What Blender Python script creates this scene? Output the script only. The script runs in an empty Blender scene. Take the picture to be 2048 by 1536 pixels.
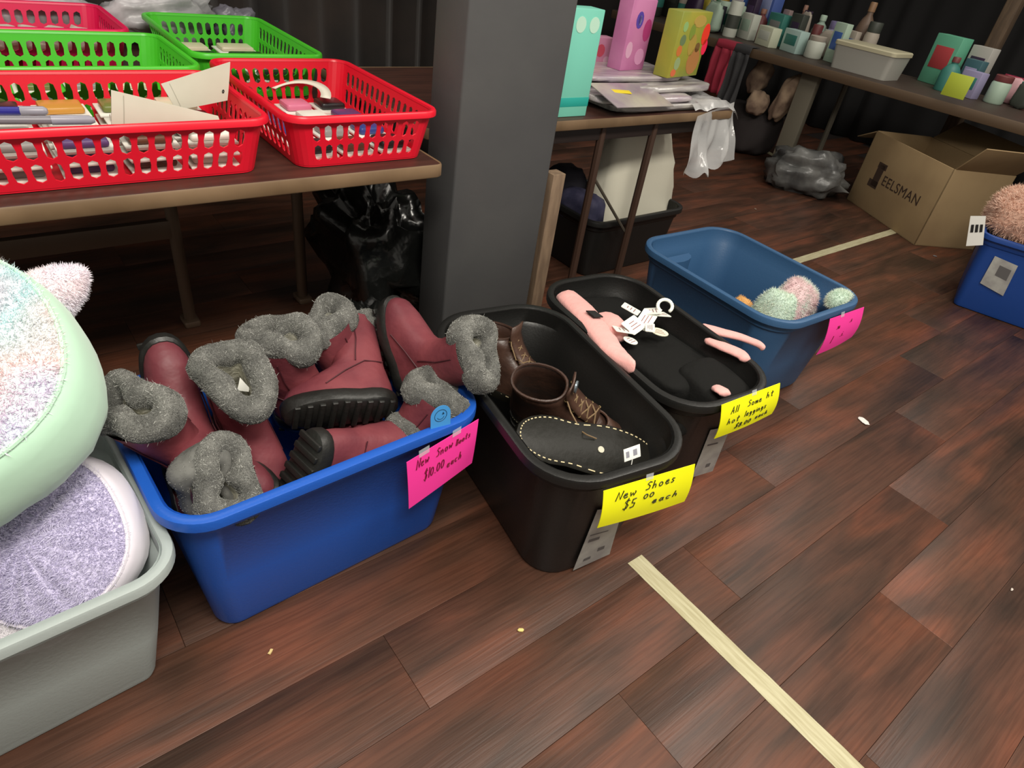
import bpy, bmesh, math, random
import numpy as np
from mathutils import Vector, Matrix, noise

# ---------------------------------------------------------------- camera, world, lights
SC = bpy.context.scene
COL = SC.collection
F, HC = 1300.0, 1.2876
def _cam_axes():
    nx, ny, th = 723.4, 2555.6, math.radians(43.06)
    d = np.array([nx - 1024, ny - 768, F]); d /= np.linalg.norm(d)
    up = -d; fw = np.array([0, 0, 1.0]); yv = fw - fw.dot(up) * up; yv /= np.linalg.norm(yv)
    R0 = np.array([np.cross(yv, up), yv, up])
    Z = np.array([[math.cos(th), math.sin(th), 0], [-math.sin(th), math.cos(th), 0], [0, 0, 1]])
    return Z @ R0
RC = _cam_axes()
cam_data = bpy.data.cameras.new('camera'); cam = bpy.data.objects.new('camera', cam_data); COL.objects.link(cam)
cam_data.sensor_width = 36; cam_data.lens = F / 2048 * 36; cam_data.clip_start = .02
_m = Matrix.Identity(4)
for i in range(3):
    _m[i][0] = RC[i, 0]; _m[i][1] = -RC[i, 1]; _m[i][2] = -RC[i, 2]
_m[0][3] = 0; _m[1][3] = 0; _m[2][3] = HC
cam.matrix_world = _m
SC.camera = cam
SC.view_settings.view_transform = 'Standard'; SC.view_settings.look = 'None'
SC.view_settings.gamma = 1; SC.view_settings.use_curve_mapping = False
SC.view_settings.exposure = 0.0
w = bpy.data.worlds.new('room_ambient'); SC.world = w; w.use_nodes = True
w.node_tree.nodes['Background'].inputs[0].default_value = (1, .93, .82, 1)
w.node_tree.nodes['Background'].inputs[1].default_value = .38
def ceiling_lamp(x, y, z, sx, sy, power, col=(1, .94, .84)):
    l = bpy.data.lights.new('ceiling_panel_light', 'AREA'); l.shape = 'RECTANGLE'; l.size = sx; l.size_y = sy
    l.energy = power; l.color = col
    o = bpy.data.objects.new('ceiling_panel_light', l); COL.objects.link(o); o.location = (x, y, z)
ceiling_lamp(.1, -.35, 2.7, 1.2, .6, 96)
ceiling_lamp(2.2, -.3, 2.75, 1.2, .6, 48)
ceiling_lamp(4.3, 1.0, 2.8, .6, 1.2, 26)
ceiling_lamp(.2, 2.3, 2.75, 1.2, .6, 14)

# ---------------------------------------------------------------- pixel -> place helpers
def ray(px, py): return RC @ np.array([px - 1024, py - 768, F])
def P(px, py, z=0):
    r = ray(px, py); p = r * ((z - HC) / r[2]); return Vector((p[0], p[1], z))
def PY(px, py, Y):
    r = ray(px, py); p = r * (Y / r[1]); return Vector((p[0], p[1], p[2] + HC))
def PX(px, py, X):
    r = ray(px, py); p = r * (X / r[0]); return Vector((p[0], p[1], p[2] + HC))
def PP(px, py, pt, n):
    r = Vector(ray(px, py)); c = Vector((0, 0, HC)); n = Vector(n); t = (Vector(pt) - c).dot(n) / r.dot(n)
    return c + r * t

# ---------------------------------------------------------------- materials
def lin(c):
    return tuple(((v / 255) / 12.92 if v / 255 <= .04045 else ((v / 255 + .055) / 1.055) ** 2.4) for v in c) + (1,)
MATS = {}
def mat(name, col, rough=.5, metal=0, col2=None, nscale=8, bump=0, bscale=60, alpha=1, trans=0, spec=.5, sheen=0, stretch=None, sss=0):
    if name in MATS: return MATS[name]
    m = bpy.data.materials.new(name); m.use_nodes = True; nt = m.node_tree; b = nt.nodes['Principled BSDF']
    b.inputs['Roughness'].default_value = rough; b.inputs['Metallic'].default_value = metal
    b.inputs['Base Color'].default_value = lin(col); b.inputs['Alpha'].default_value = alpha
    b.inputs['Transmission Weight'].default_value = trans; b.inputs['Specular IOR Level'].default_value = spec
    b.inputs['Sheen Weight'].default_value = sheen
    tc = nt.nodes.new('ShaderNodeTexCoord'); co = tc.outputs['Object']
    if stretch:
        mp = nt.nodes.new('ShaderNodeMapping'); mp.inputs['Scale'].default_value = stretch
        nt.links.new(co, mp.inputs[0]); co = mp.outputs[0]
    if col2:
        n = nt.nodes.new('ShaderNodeTexNoise'); n.inputs['Scale'].default_value = nscale; n.inputs['Detail'].default_value = 4
        r = nt.nodes.new('ShaderNodeValToRGB'); r.color_ramp.elements[0].position = .38; r.color_ramp.elements[1].position = .62
        r.color_ramp.elements[0].color = lin(col); r.color_ramp.elements[1].color = lin(col2)
        nt.links.new(co, n.inputs['Vector']); nt.links.new(n.outputs[0], r.inputs[0]); nt.links.new(r.outputs[0], b.inputs['Base Color'])
    if bump:
        n = nt.nodes.new('ShaderNodeTexNoise'); n.inputs['Scale'].default_value = bscale; n.inputs['Detail'].default_value = 3
        bp = nt.nodes.new('ShaderNodeBump'); bp.inputs['Strength'].default_value = bump; bp.inputs['Distance'].default_value = .01
        nt.links.new(co, n.inputs['Vector']); nt.links.new(n.outputs[0], bp.inputs['Height']); nt.links.new(bp.outputs[0], b.inputs['Normal'])
    MATS[name] = m
    return m
def fur_mat(name, roots, tips, nscale=6, band=None):
    """fur: colour runs from the root colour to the tip colour along each hair; patches by noise"""
    if name in MATS: return MATS[name]
    m = bpy.data.materials.new(name); m.use_nodes = True; nt = m.node_tree; b = nt.nodes['Principled BSDF']
    b.inputs['Roughness'].default_value = .85; b.inputs['Specular IOR Level'].default_value = .15
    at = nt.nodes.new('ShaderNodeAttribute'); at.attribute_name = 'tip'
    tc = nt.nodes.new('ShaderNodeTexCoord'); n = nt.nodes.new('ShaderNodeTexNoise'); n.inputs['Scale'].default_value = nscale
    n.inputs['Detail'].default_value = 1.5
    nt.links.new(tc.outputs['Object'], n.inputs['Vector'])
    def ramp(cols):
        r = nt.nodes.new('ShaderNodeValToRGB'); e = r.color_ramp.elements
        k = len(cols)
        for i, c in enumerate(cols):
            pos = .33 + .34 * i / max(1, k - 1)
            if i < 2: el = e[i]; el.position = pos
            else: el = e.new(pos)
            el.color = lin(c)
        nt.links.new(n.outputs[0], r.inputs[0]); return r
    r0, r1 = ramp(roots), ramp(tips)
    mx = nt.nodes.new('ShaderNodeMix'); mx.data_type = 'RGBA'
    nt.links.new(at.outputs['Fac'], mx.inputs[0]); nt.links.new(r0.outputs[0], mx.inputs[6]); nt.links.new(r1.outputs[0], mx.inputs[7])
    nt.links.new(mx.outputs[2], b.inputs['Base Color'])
    MATS[name] = m
    return m

# ---------------------------------------------------------------- mesh helpers
class MB:
    def __init__(s): s.v = []; s.f = []
    def loft(s, rings, cap0=False, cap1=False, closed=True, loop=False):
        n = len(rings[0]); b = len(s.v)
        for r in rings: s.v += [tuple(p) for p in r]
        m = len(rings)
        for i in range(m if loop else m - 1):
            i2 = (i + 1) % m
            for j in range(n if closed else n - 1):
                k = (j + 1) % n
                s.f.append((b + i * n + j, b + i * n + k, b + i2 * n + k, b + i2 * n + j))
        if cap0: s.f.append(tuple(b + j for j in range(n))[::-1])
        if cap1: s.f.append(tuple(b + (m - 1) * n + j for j in range(n)))
        return s
    def grid(s, fn, nu, nv):
        return s.loft([[fn(i / nu, j / nv) for i in range(nu + 1)] for j in range(nv + 1)], closed=False)
    def tube(s, path, r, n=6, loop=False):
        path = [Vector(p) for p in path]; rings = []; m = len(path); prev = None
        for i, p in enumerate(path):
            a = path[(i - 1) % m] if (loop or i > 0) else p; c = path[(i + 1) % m] if (loop or i < m - 1) else p
            t = (c - a); t = t.normalized() if t.length > 1e-9 else Vector((0, 0, 1))
            if prev is None:
                u = t.orthogonal().normalized()
            else:
                u = (prev - t * prev.dot(t)); u = u.normalized() if u.length > 1e-6 else t.orthogonal().normalized()
            prev = u; q = t.cross(u); rr_ = r[i] if hasattr(r, '__len__') else r
            rings.append([p + (u * math.cos(2 * math.pi * k / n) + q * math.sin(2 * math.pi * k / n)) * rr_ for k in range(n)])
        return s.loft(rings, cap0=not loop, cap1=not loop, loop=loop)
    def box(s, c, d, rz=0, b=.0):
        """box centred at c with size d, corners rounded by b"""
        x, y, z = d[0] / 2, d[1] / 2, d[2] / 2; b = min(b, x * .9, y * .9, z * .9)
        ca, sa = math.cos(rz), math.sin(rz)
        def ring(ix, zz):
            pts = rr(2 * (x - ix), 2 * (y - ix), max(b - ix * .3, .0002) if b else 0, 2 if b else 0)
            return [(c[0] + p[0] * ca - p[1] * sa, c[1] + p[0] * sa + p[1] * ca, c[2] + zz) for p in pts]
        if b:
            k = .3 * b
            s.loft([ring(b, -z), ring(k, -z + k), ring(0, -z + b), ring(0, z - b), ring(k, z - k), ring(b, z)], True, True)
        else:
            s.loft([ring(0, -z), ring(0, z)], True, True)
        return s
    def build(s, name, m, parent=None, loc=None, rot=None, smooth=True, ang=.7, solid=0, sub=0, scale=None):
        me = bpy.data.meshes.new(name); me.from_pydata([tuple(v) for v in s.v], [], s.f)
        if smooth:
            me.shade_smooth(); me.set_sharp_from_angle(angle=ang)
        for q in (m if isinstance(m, (list, tuple)) else [m]): me.materials.append(q)
        o = bpy.data.objects.new(name, me); COL.objects.link(o)
        if parent: o.parent = parent
        if loc is not None: o.location = loc
        if rot is not None: o.rotation_euler = rot
        if scale is not None: o.scale = scale
        if solid:
            md = o.modifiers.new('thickness', 'SOLIDIFY'); md.thickness = solid; md.offset = 0
        if sub:
            md = o.modifiers.new('smooth', 'SUBSURF'); md.levels = sub; md.render_levels = sub
        return o
def rr(L, W, r, n=5):
    """rounded rectangle outline, counter-clockwise from +x"""
    if n == 0: return [(L / 2, -W / 2), (L / 2, W / 2), (-L / 2, W / 2), (-L / 2, -W / 2)]
    r = min(r, L / 2 * .99, W / 2 * .99); out = []
    for cx, cy, a in ((L / 2 - r, -W / 2 + r, -90), (L / 2 - r, W / 2 - r, 0), (-L / 2 + r, W / 2 - r, 90), (-L / 2 + r, -W / 2 + r, 180)):
        for k in range(n + 1):
            t = math.radians(a + 90 * k / n); out.append((cx + r * math.cos(t), cy + r * math.sin(t)))
    return out
def circ(r, z, n=16, ry=None, cx=0, cy=0):
    ry = ry or r
    return [(cx + r * math.cos(2 * math.pi * k / n), cy + ry * math.sin(2 * math.pi * k / n), z) for k in range(n)]
def tag(o, label=None, cat=None, group=None, kind=None):
    if label: o['label'] = label
    if cat: o['category'] = cat
    if group: o['group'] = group
    if kind: o['kind'] = kind
    return o
def thing(name, label, cat, loc=(0, 0, 0), rz=0, group=None, mtx=None):
    o = bpy.data.objects.new(name, None); o.empty_display_size = .03; COL.objects.link(o)
    if mtx is not None: o.matrix_world = mtx
    else: o.location = loc; o.rotation_euler = (0, 0, rz)
    return tag(o, label, cat, group)
def frame(origin, z, y):
    z = Vector(z).normalized(); y = Vector(y); y = (y - z * y.dot(z)).normalized(); x = y.cross(z)
    m = Matrix.Identity(4)
    for i in range(3): m[i][0] = x[i]; m[i][1] = y[i]; m[i][2] = z[i]; m[i][3] = origin[i]
    return m
def nz(p, s=1.0, seed=0): return noise.noise(Vector((p[0] * s + seed * 7.1, p[1] * s + seed * 3.3, p[2] * s - seed * 5.7)))
def fur(v, f, n, length, width, m, parent, name='fur', droop=0.0, jit=.5, seed=1, keep=None, inside=None):
    """short hairs as thin blades over the faces of a surface"""
    rng = np.random.default_rng(seed); V = np.array([tuple(p) for p in v], float); T = []
    for q in f:
        for k in range(1, len(q) - 1): T.append((q[0], q[k], q[k + 1]))
    T = np.array(T); A, B, C = V[T[:, 0]], V[T[:, 1]], V[T[:, 2]]
    N = np.cross(B - A, C - A); ar = np.linalg.norm(N, axis=1) + 1e-12; N = N / ar[:, None]
    if keep is not None:
        mask = np.array([bool(keep(p)) for p in (A + B + C) / 3]); ar = ar * mask
    i = rng.choice(len(T), n, p=ar / ar.sum()); r1, r2 = np.sqrt(rng.random(n)), rng.random(n)
    p = A[i] * (1 - r1)[:, None] + B[i] * (r1 * (1 - r2))[:, None] + C[i] * (r1 * r2)[:, None]
    d = N[i] + rng.normal(size=(n, 3)) * jit; d[:, 2] -= droop; d /= np.linalg.norm(d, axis=1)[:, None]
    sd = np.cross(d, rng.normal(size=(n, 3))); sd /= np.linalg.norm(sd, axis=1)[:, None] + 1e-9
    L = length * (.6 + .8 * rng.random(n))[:, None]
    pts = np.empty((n * 3, 3)); base = p - N[i] * .001
    pts[0::3] = base - sd * width / 2; pts[1::3] = base + sd * width / 2; pts[2::3] = base + d * L
    me = bpy.data.meshes.new(name); me.vertices.add(n * 3); me.vertices.foreach_set('co', pts.ravel())
    me.loops.add(n * 3); me.loops.foreach_set('vertex_index', np.arange(n * 3)); me.polygons.add(n)
    me.polygons.foreach_set('loop_start', np.arange(0, n * 3, 3)); me.polygons.foreach_set('loop_total', np.full(n, 3))
    me.update(calc_edges=True)
    at = me.attributes.new('tip', 'FLOAT', 'POINT'); tv = np.zeros(n * 3); tv[2::3] = 1; at.data.foreach_set('value', tv)
    me.materials.append(m); o = bpy.data.objects.new(name, me); COL.objects.link(o); o.parent = parent
    o['kind'] = 'stuff'
    return o
def card_mesh(c, nu=8, nv=6, curl=.004, t=.0006):
    """thin card through corners TL, TR, BR, BL, a little curled"""
    TL, TR, BR, BL = [Vector(p) for p in c]; n = (TR - TL).cross(TL - BL).normalized()
    def fn(u, v, off=0):
        return (TL * (1 - u) + TR * u) * (1 - v) + (BL * (1 - u) + BR * u) * v + n * (off + curl * (math.sin(v * 2.6) + .4 * math.sin(u * 3.1) * v))
    mb = MB(); mb.grid(lambda u, v: fn(u, v, t), nu, nv); b = len(mb.v)
    mb2 = MB(); mb2.grid(lambda u, v: fn(u, v, -t), nu, nv)
    mb.v += mb2.v; mb.f += [tuple(b + i for i in q[::-1]) for q in mb2.f]
    W_ = nu + 1
    ed = list(range(W_)) + [j * W_ + nu for j in range(1, nv + 1)] + [nv * W_ + i for i in range(nu - 1, -1, -1)] + [j * W_ for j in range(nv - 1, 0, -1)]
    for k in range(len(ed)):
        a, d = ed[k], ed[(k + 1) % len(ed)]; mb.f.append((a, b + a, b + d, d))
    return mb, fn

# ---------------------------------------------------------------- handwriting strokes
def arc_(cx, cy, rx, ry, a0, a1, n=8): return [(cx + rx * math.cos(math.radians(a0 + (a1 - a0) * k / n)), cy + ry * math.sin(math.radians(a0 + (a1 - a0) * k / n))) for k in range(n + 1)]
O_ = arc_(.22, .26, .2, .26, 80, 440, 10)
GLY = {
 'N': [[(0, -.08), (.14, .95), (.45, 0), (.62, 1)]], 'e': [[(.05, .28), (.42, .34), (.36, .54), (.14, .5), (.03, .22), (.2, 0), (.48, .1)]],
 'w': [[(0, .5), (.08, .04), (.28, .38), (.38, .02), (.56, .4), (.5, .56)]], 'S': [[(.52, .88), (.28, 1), (.06, .78), (.38, .46), (.34, .1), (-.02, .04)]],
 's': [[(.36, .48), (.14, .54), (.06, .38), (.3, .2), (.22, 0), (0, .04)]], 'n': [[(0, .5), (.02, 0), (.06, .36), (.26, .54), (.38, .34), (.4, 0)]],
 'o': [O_], 'B': [[(.04, 0), (.06, 1), (.4, .92), (.36, .58), (.08, .52), (.46, .4), (.4, .06), (.04, 0)]],
 't': [[(.2, .95), (.16, .06), (.32, .02)], [(0, .62), (.38, .66)]], '$': [[(.5, .86), (.26, .98), (.06, .76), (.44, .4), (.34, .06), (-.02, .08)], [(.2, -.12), (.34, 1.12)]],
 '1': [[(.14, 1), (.08, 0)]], '0': [arc_(.24, .42, .22, .42, 80, 440, 12)], '.': [[(.08, 0), (.11, .03)]],
 'a': [[(.4, .5), (.14, .52), (.02, .2), (.18, 0), (.38, .2), (.4, .5), (.4, .05), (.5, .02)]], 'c': [arc_(.24, .26, .22, .26, 50, 310, 8)],
 'h': [[(.08, 1), (.02, 0), (.08, .36), (.28, .52), (.36, .3), (.36, 0)]], '5': [[(.46, .9), (.12, .88), (.08, .52), (.4, .46), (.36, .06), (0, .02)]],
 'A': [[(0, -.02), (.3, 1), (.46, 0)], [(.1, .36), (.46, .42)]], 'l': [[(.14, 1), (.06, 0)]], 'm': [[(0, .5), (.02, 0), (.08, .4), (.22, .5), (.26, 0), (.32, .42), (.46, .48), (.5, 0)]],
 'g': [[(.38, .48), (.12, .52), (.04, .2), (.2, .06), (.38, .42), (.36, -.2), (.1, -.34)]], 'i': [[(.06, .5), (.04, 0)], [(.08, .72), (.1, .74)]],
 '8': [arc_(.24, .66, .17, .2, -90, 270, 10) + arc_(.24, .22, .22, .24, 90, -270, 10)], ' ': [],
}
def handwriting(fn, lines, m, parent, r=.0011):
    """lines: (text, u0, v0, height in v, width of a letter in u, slope)"""
    mb = MB()
    for text, u0, v0, hv, wu, slope in lines:
        u = u0
        for ch in text:
            for st in GLY[ch]:
                mb.tube([fn(u + x * wu + y * wu * .18, v0 - y * hv + slope * (u - u0), .0014) for x, y in st], r, 5)
            u += wu * (.34 if ch in 'il1.' else .74)
    return mb.build('handwriting', m, parent, smooth=False)

# ================================================================ THE SETTING
random.seed(4)
M_sub = mat('floor_underlay', (30, 20, 17), .8)
def plank_material():
    m = bpy.data.materials.new('wood_plank'); m.use_nodes = True; nt = m.node_tree; b = nt.nodes['Principled BSDF']
    L = nt.links.new; N = nt.nodes.new
    tc = N('ShaderNodeTexCoord'); oi = N('ShaderNodeObjectInfo'); sc = N('ShaderNodeVectorMath'); sc.operation = 'SCALE'
    cb = N('ShaderNodeCombineXYZ'); ad = N('ShaderNodeVectorMath')
    for k in range(3): L(oi.outputs['Random'], cb.inputs[k])
    L(cb.outputs[0], sc.inputs[0]); sc.inputs['Scale'].default_value = 37
    L(tc.outputs['Object'], ad.inputs[0]); L(sc.outputs[0], ad.inputs[1])
    mp = N('ShaderNodeMapping'); mp.inputs['Scale'].default_value = (.9, 5.5, 1); L(ad.outputs[0], mp.inputs[0])
    n1 = N('ShaderNodeTexNoise'); n1.inputs['Scale'].default_value = 1.6; n1.inputs['Detail'].default_value = 5; n1.inputs['Distortion'].default_value = .9; L(mp.outputs[0], n1.inputs['Vector'])
    r1 = N('ShaderNodeValToRGB'); e = r1.color_ramp.elements; e[0].position = .3; e[0].color = lin((56, 41, 33)); e[1].position = .7; e[1].color = lin((108, 68, 50))
    k = e.new(.5); k.color = lin((82, 57, 45)); L(n1.outputs[0], r1.inputs[0])
    mp2 = N('ShaderNodeMapping'); mp2.inputs['Scale'].default_value = (5, 120, 1); L(ad.outputs[0], mp2.inputs[0])
    n2 = N('ShaderNodeTexNoise'); n2.inputs['Scale'].default_value = 1.2; n2.inputs['Detail'].default_value = 3; n2.inputs['Distortion'].default_value = .4; L(mp2.outputs[0], n2.inputs['Vector'])
    r2 = N('ShaderNodeValToRGB'); r2.color_ramp.elements[0].position = .35; r2.color_ramp.elements[0].color = (.5, .46, .44, 1); r2.color_ramp.elements[1].position = .58; r2.color_ramp.elements[1].color = (1, 1, 1, 1); L(n2.outputs[0], r2.inputs[0])
    mx = N('ShaderNodeMix'); mx.data_type = 'RGBA'; mx.blend_type = 'MULTIPLY'; mx.inputs[0].default_value = .5; L(r1.outputs[0], mx.inputs[6]); L(r2.outputs[0], mx.inputs[7])
    n3 = N('ShaderNodeTexNoise'); n3.inputs['Scale'].default_value = 4.5; n3.inputs['Detail'].default_value = 3; L(ad.outputs[0], n3.inputs['Vector'])
    r3 = N('ShaderNodeValToRGB'); r3.color_ramp.elements[0].position = .35; r3.color_ramp.elements[0].color = (.72, .72, .70, 1); r3.color_ramp.elements[1].position = .68; r3.color_ramp.elements[1].color = (1.25, 1.0, .92, 1); L(n3.outputs[0], r3.inputs[0])
    m2 = N('ShaderNodeMix'); m2.data_type = 'RGBA'; m2.blend_type = 'MULTIPLY'; m2.inputs[0].default_value = .8; L(mx.outputs[2], m2.inputs[6]); L(r3.outputs[0], m2.inputs[7])
    hs = N('ShaderNodeHueSaturation'); mr = N('ShaderNodeMapRange'); mr.inputs[3].default_value = .95; mr.inputs[4].default_value = 1.05; L(oi.outputs['Random'], mr.inputs[0]); L(mr.outputs[0], hs.inputs['Value']); L(m2.outputs[2], hs.inputs['Color'])
    L(hs.outputs[0], b.inputs['Base Color'])
    b.inputs['Roughness'].default_value = .42; b.inputs['Specular IOR Level'].default_value = .35
    bp = N('ShaderNodeBump'); bp.inputs['Strength'].default_value = .25; bp.inputs['Distance'].default_value = .003; L(n2.outputs[0], bp.inputs['Height']); L(bp.outputs[0], b.inputs['Normal'])
    return m
M_plank = plank_material()
fl = MB().box((2.6, 2.1, -.03), (9.2, 6.4, .05)).build('floor', M_sub, smooth=False); tag(fl, kind='structure')
pw, pl = .19, 1.22
proto = MB().box((0, 0, -.0025), (pl - .0006, pw - .0006, .005), b=.0007).build('plank', M_plank, fl)
first = True
for j in range(29):
    y = -.62 + pw * (j + .5); off = (j * .437) % pl
    for i in range(8):
        x = -1.6 + off + pl * i
        if x > 6.6 or (y > 3.4 and x < 2.0): continue
        # leave out planks well outside the picture
        if y < .4 and x < -.3 - .2: continue
        o = proto if first else proto.copy()
        if not first: COL.objects.link(o)
        first = False; o.parent = fl; o.location = (x, y, 0)

M_wall = mat('dark_wall_paint', (38, 34, 34), .9, bump=.05)
tag(MB().box((2.4, 5.05, 1.4), (9.6, .1, 2.9)).build('wall_back', M_wall, smooth=False), kind='structure')
tag(MB().box((7.05, 2.1, 1.4), (.1, 6.2, 2.9)).build('wall_right', M_wall, smooth=False), kind='structure')

# tape lines on the floor
M_tape = mat('cream_tape', (186, 180, 148), .6, col2=(166, 158, 124), nscale=9, stretch=(1, 14, 1), bump=.2, bscale=40)
def floor_tape(a, b, w, label):
    a, b = Vector((a[0], a[1], 0)), Vector((b[0], b[1], 0)); L = (b - a).length; mb = MB(); n = max(6, int(L / .03))
    mb.loft([[(L * i / n - L / 2, s * w / 2 + .0012 * nz((i * .3, s, 1), 1.7), .0012 + .0004 * math.sin(i * 2.1)) for s in (-1, -.4, .4, 1)] for i in range(n + 1)], closed=False)
    b_ = len(mb.v); mb.v += [(x, y, .0002) for x, y, z in mb.v[:b_]]
    for q in list(mb.f): mb.f.append(tuple(k + b_ for k in q[::-1]))
    d = b - a
    o = mb.build('floor_tape', M_tape, loc=(a + b) / 2, rot=(0, 0, math.atan2(d.y, d.x)))
    o.location.z = 0
    return tag(o, label, 'tape')
floor_tape((1.049, .56), (1.049, -.35), .052, 'cream tape strip on the floor running out from the black tote of shoes')
floor_tape((3.2, 1.49), (4.42, 1.49), .05, 'cream tape strip on the floor between the navy tote and the cardboard box')
floor_tape((5.30, 3.5), (5.03, 2.78), .05, 'cream tape strip on the floor by the grey plastic bag')

# column
M_col = mat('grey_painted_column', (84, 84, 84), .55, col2=(78, 78, 79), nscale=3, bump=.04)
c = thing('support_column', 'square charcoal grey painted column standing between the two front tables', 'column', (1.232, 1.578, 0))
MB().box((0, 0, 1.3), (.36, .15, 2.6), b=.006).build('shaft', M_col, c)
MB().box((0, .002, .03), (.376, .168, .06), b=.004).build('base_trim', mat('black_trim', (26, 25, 25), .6), c)

# curtain of dark folds behind the tables
def curtain(name, p0, p1, z0, z1, m, label, folds=20, amp=.05, seed=0):
    p0, p1 = Vector(p0), Vector(p1); L = (p1 - p0).length; mb = MB(); n = folds * 8
    def fn(u, v):
        s = u * L; a = amp * (.55 + .6 * nz((s * 1.3, 0, 0), 1, seed)) * (1 - .25 * v)
        ph = u * folds * 2 * math.pi + 1.6 * nz((s * 2, v * .7, 2), 1, seed)
        return (s, a * math.sin(ph) + .03 * nz((s, v * 2, 4), 1, seed), z0 + (z1 - z0) * v)
    mb.grid(fn, n, 10)
    d = p1 - p0
    o = mb.build(name, m, loc=(p0.x, p0.y, 0), rot=(0, 0, math.atan2(d.y, d.x)), solid=.004)
    return tag(o, label, 'curtain')
M_cur = mat('dark_brown_drape', (44, 35, 30), .9, col2=(28, 24, 22), nscale=3, bump=.15, bscale=25, sheen=.2)
M_cur2 = mat('black_drape', (24, 23, 24), .9, bump=.1, bscale=25)
curtain('drape', (-1.2, 3.2, 0), (2.75, 3.2, 0), .01, 2.5, M_cur, 'dark brown pleated drape hanging behind the basket table', 24, .06, 1)
curtain('drape', (6.5, 4.9, 0), (6.5, -.2, 0), .01, 2.6, M_cur2, 'black pleated drape hanging behind the far goods table', 22, .05, 3)

# ---------------------------------------------------------------- tables
M_top = mat('brown_laminate', (74, 46, 38), .4, col2=(60, 38, 32), nscale=5, stretch=(1, 8, 1), spec=.4)
M_edge = mat('tan_table_edge', (128, 104, 78), .45, col2=(110, 88, 64), nscale=6)
M_leg = mat('brown_leg_metal', (104, 84, 68), .5, metal=.2)
def tabletop(t, sx, sy, z, m_top=None, m_edge=None, th=.026):
    MB().box((0, 0, z - th / 2), (sx - .012, sy - .012, th), b=.003).build('tabletop', m_top or M_top, t)
    mb = MB()
    pr = lambda d, zz: [(x, y, zz) for x, y in rr(sx + d, sy + d, .02, 4)]
    mb.loft([pr(-.012, z - .001), pr(-.004, z + .0005), pr(0, z - .004), pr(0, z - th - .004), pr(-.004, z - th - .007), pr(-.012, z - th - .005)], loop=True)
    mb.build('edge_band', m_edge or M_edge, t)
# wide basket table: front edge y=1.41, right end x=.95
T1x0, T1x1, T1y0, T1y1, TZ = -1.05, .95, 1.405, 2.80, .74
T1 = thing('basket_table', 'wide brown laminate table carrying the red and green baskets', 'table', ((T1x0 + T1x1) / 2, (T1y0 + T1y1) / 2, 0))
tabletop(T1, T1x1 - T1x0, T1y1 - T1y0, TZ)
cx1, cy1 = T1.location.x, T1.location.y
for lx in (.83, .43, -.85):
    MB().tube([(lx - cx1, 2.11 - cy1, .0), (lx - cx1, 2.11 - cy1, .705)], .019, 10).build('leg', M_leg, T1)
    MB().box((lx - cx1, 2.11 - cy1, .012), (.05, .07, .024), b=.006).build('foot', M_leg, T1)
MB().box((-.21 - cx1, 2.11 - cy1, .35), (1.28, .028, .06), b=.004).build('stretcher', M_leg, T1)
MB().box((-.05 - cx1, 2.11 - cy1, .675), (1.78, .06, .06), b=.004).build('apron', M_leg, T1)
MB().tube([(.60 - cx1, 2.08 - cy1, .69), (.68 - cx1, 2.08 - cy1, .655), (.77 - cx1, 2.08 - cy1, .58), (.815 - cx1, 2.08 - cy1, .46)], .016, 8).build('brace', M_leg, T1)

# second table, to the right of the column
T2x0, T2x1, T2y0, T2y1 = 1.07, 2.58, 1.68, 2.44
T2 = thing('goods_table', 'brown folding table beside the column, wrapped in clear film at its corner', 'table', ((T2x0 + T2x1) / 2, (T2y0 + T2y1) / 2, 0))
tabletop(T2, T2x1 - T2x0, T2y1 - T2y0, TZ)
cx2, cy2 = T2.location.x, T2.location.y
M_leg2 = mat('dark_brown_leg', (72, 52, 42), .5, metal=.2)
MB().box((0, -.33, .68), (1.4, .02, .06), b=.003).build('apron', mat('dark_apron', (40, 30, 27), .6), T2)
for lx, ly in ((2.14, 1.725), (1.85, 1.725), (2.14, 2.38), (1.2, 2.38)):
    MB().tube([(lx - cx2, ly - cy2, 0), (lx - cx2, ly - cy2, .705)], .0155, 8).build('leg', M_leg2, T2)
MB().tube([(1.87 - cx2, 1.735 - cy2, .50), (2.13 - cx2, 1.735 - cy2, .24)], .006, 6).build('brace', mat('steel_rod', (120, 112, 100), .4, metal=.6), T2)

# far table
T3x0, T3x1, T3y0, T3y1 = 4.52, 5.28, .2, 4.4
T3 = thing('far_goods_table', 'long dark brown table crowded with small boxes, jars and packets', 'table', ((T3x0 + T3x1) / 2, (T3y0 + T3y1) / 2, 0))
tabletop(T3, T3x1 - T3x0, T3y1 - T3y0, TZ, mat('dark_far_top', (58, 46, 38), .55), mat('brown_far_edge', (92, 74, 56), .6), .05)
M_post = mat('grey_post', (112, 106, 92), .7)
cx3, cy3 = T3.location.x, T3.location.y
MB().box((4.66 - cx3, 2.53 - cy3, .34), (.05, .13, .68), b=.004).build('panel_leg', M_post, T3)
for ly in (.35, 4.2): MB().box((4.66 - cx3, ly - cy3, .34), (.05, .13, .68), b=.004).build('panel_leg', M_post, T3)
for ly in (.35, 2.53, 4.2): MB().tube([(5.18 - cx3, ly - cy3, 0), (5.18 - cx3, ly - cy3, .69)], .02, 8).build('leg', M_post, T3)
tag(MB().box((0, 0, 1.3), (.085, .085, 2.6), b=.008).build('wooden_post', mat('tan_wood_post', (92, 74, 56), .7, col2=(76, 60, 46), stretch=(8, 8, 1)), loc=(5.36, 1.78, 0)), 'slim brown wooden post rising behind the far goods table', 'post')

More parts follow.
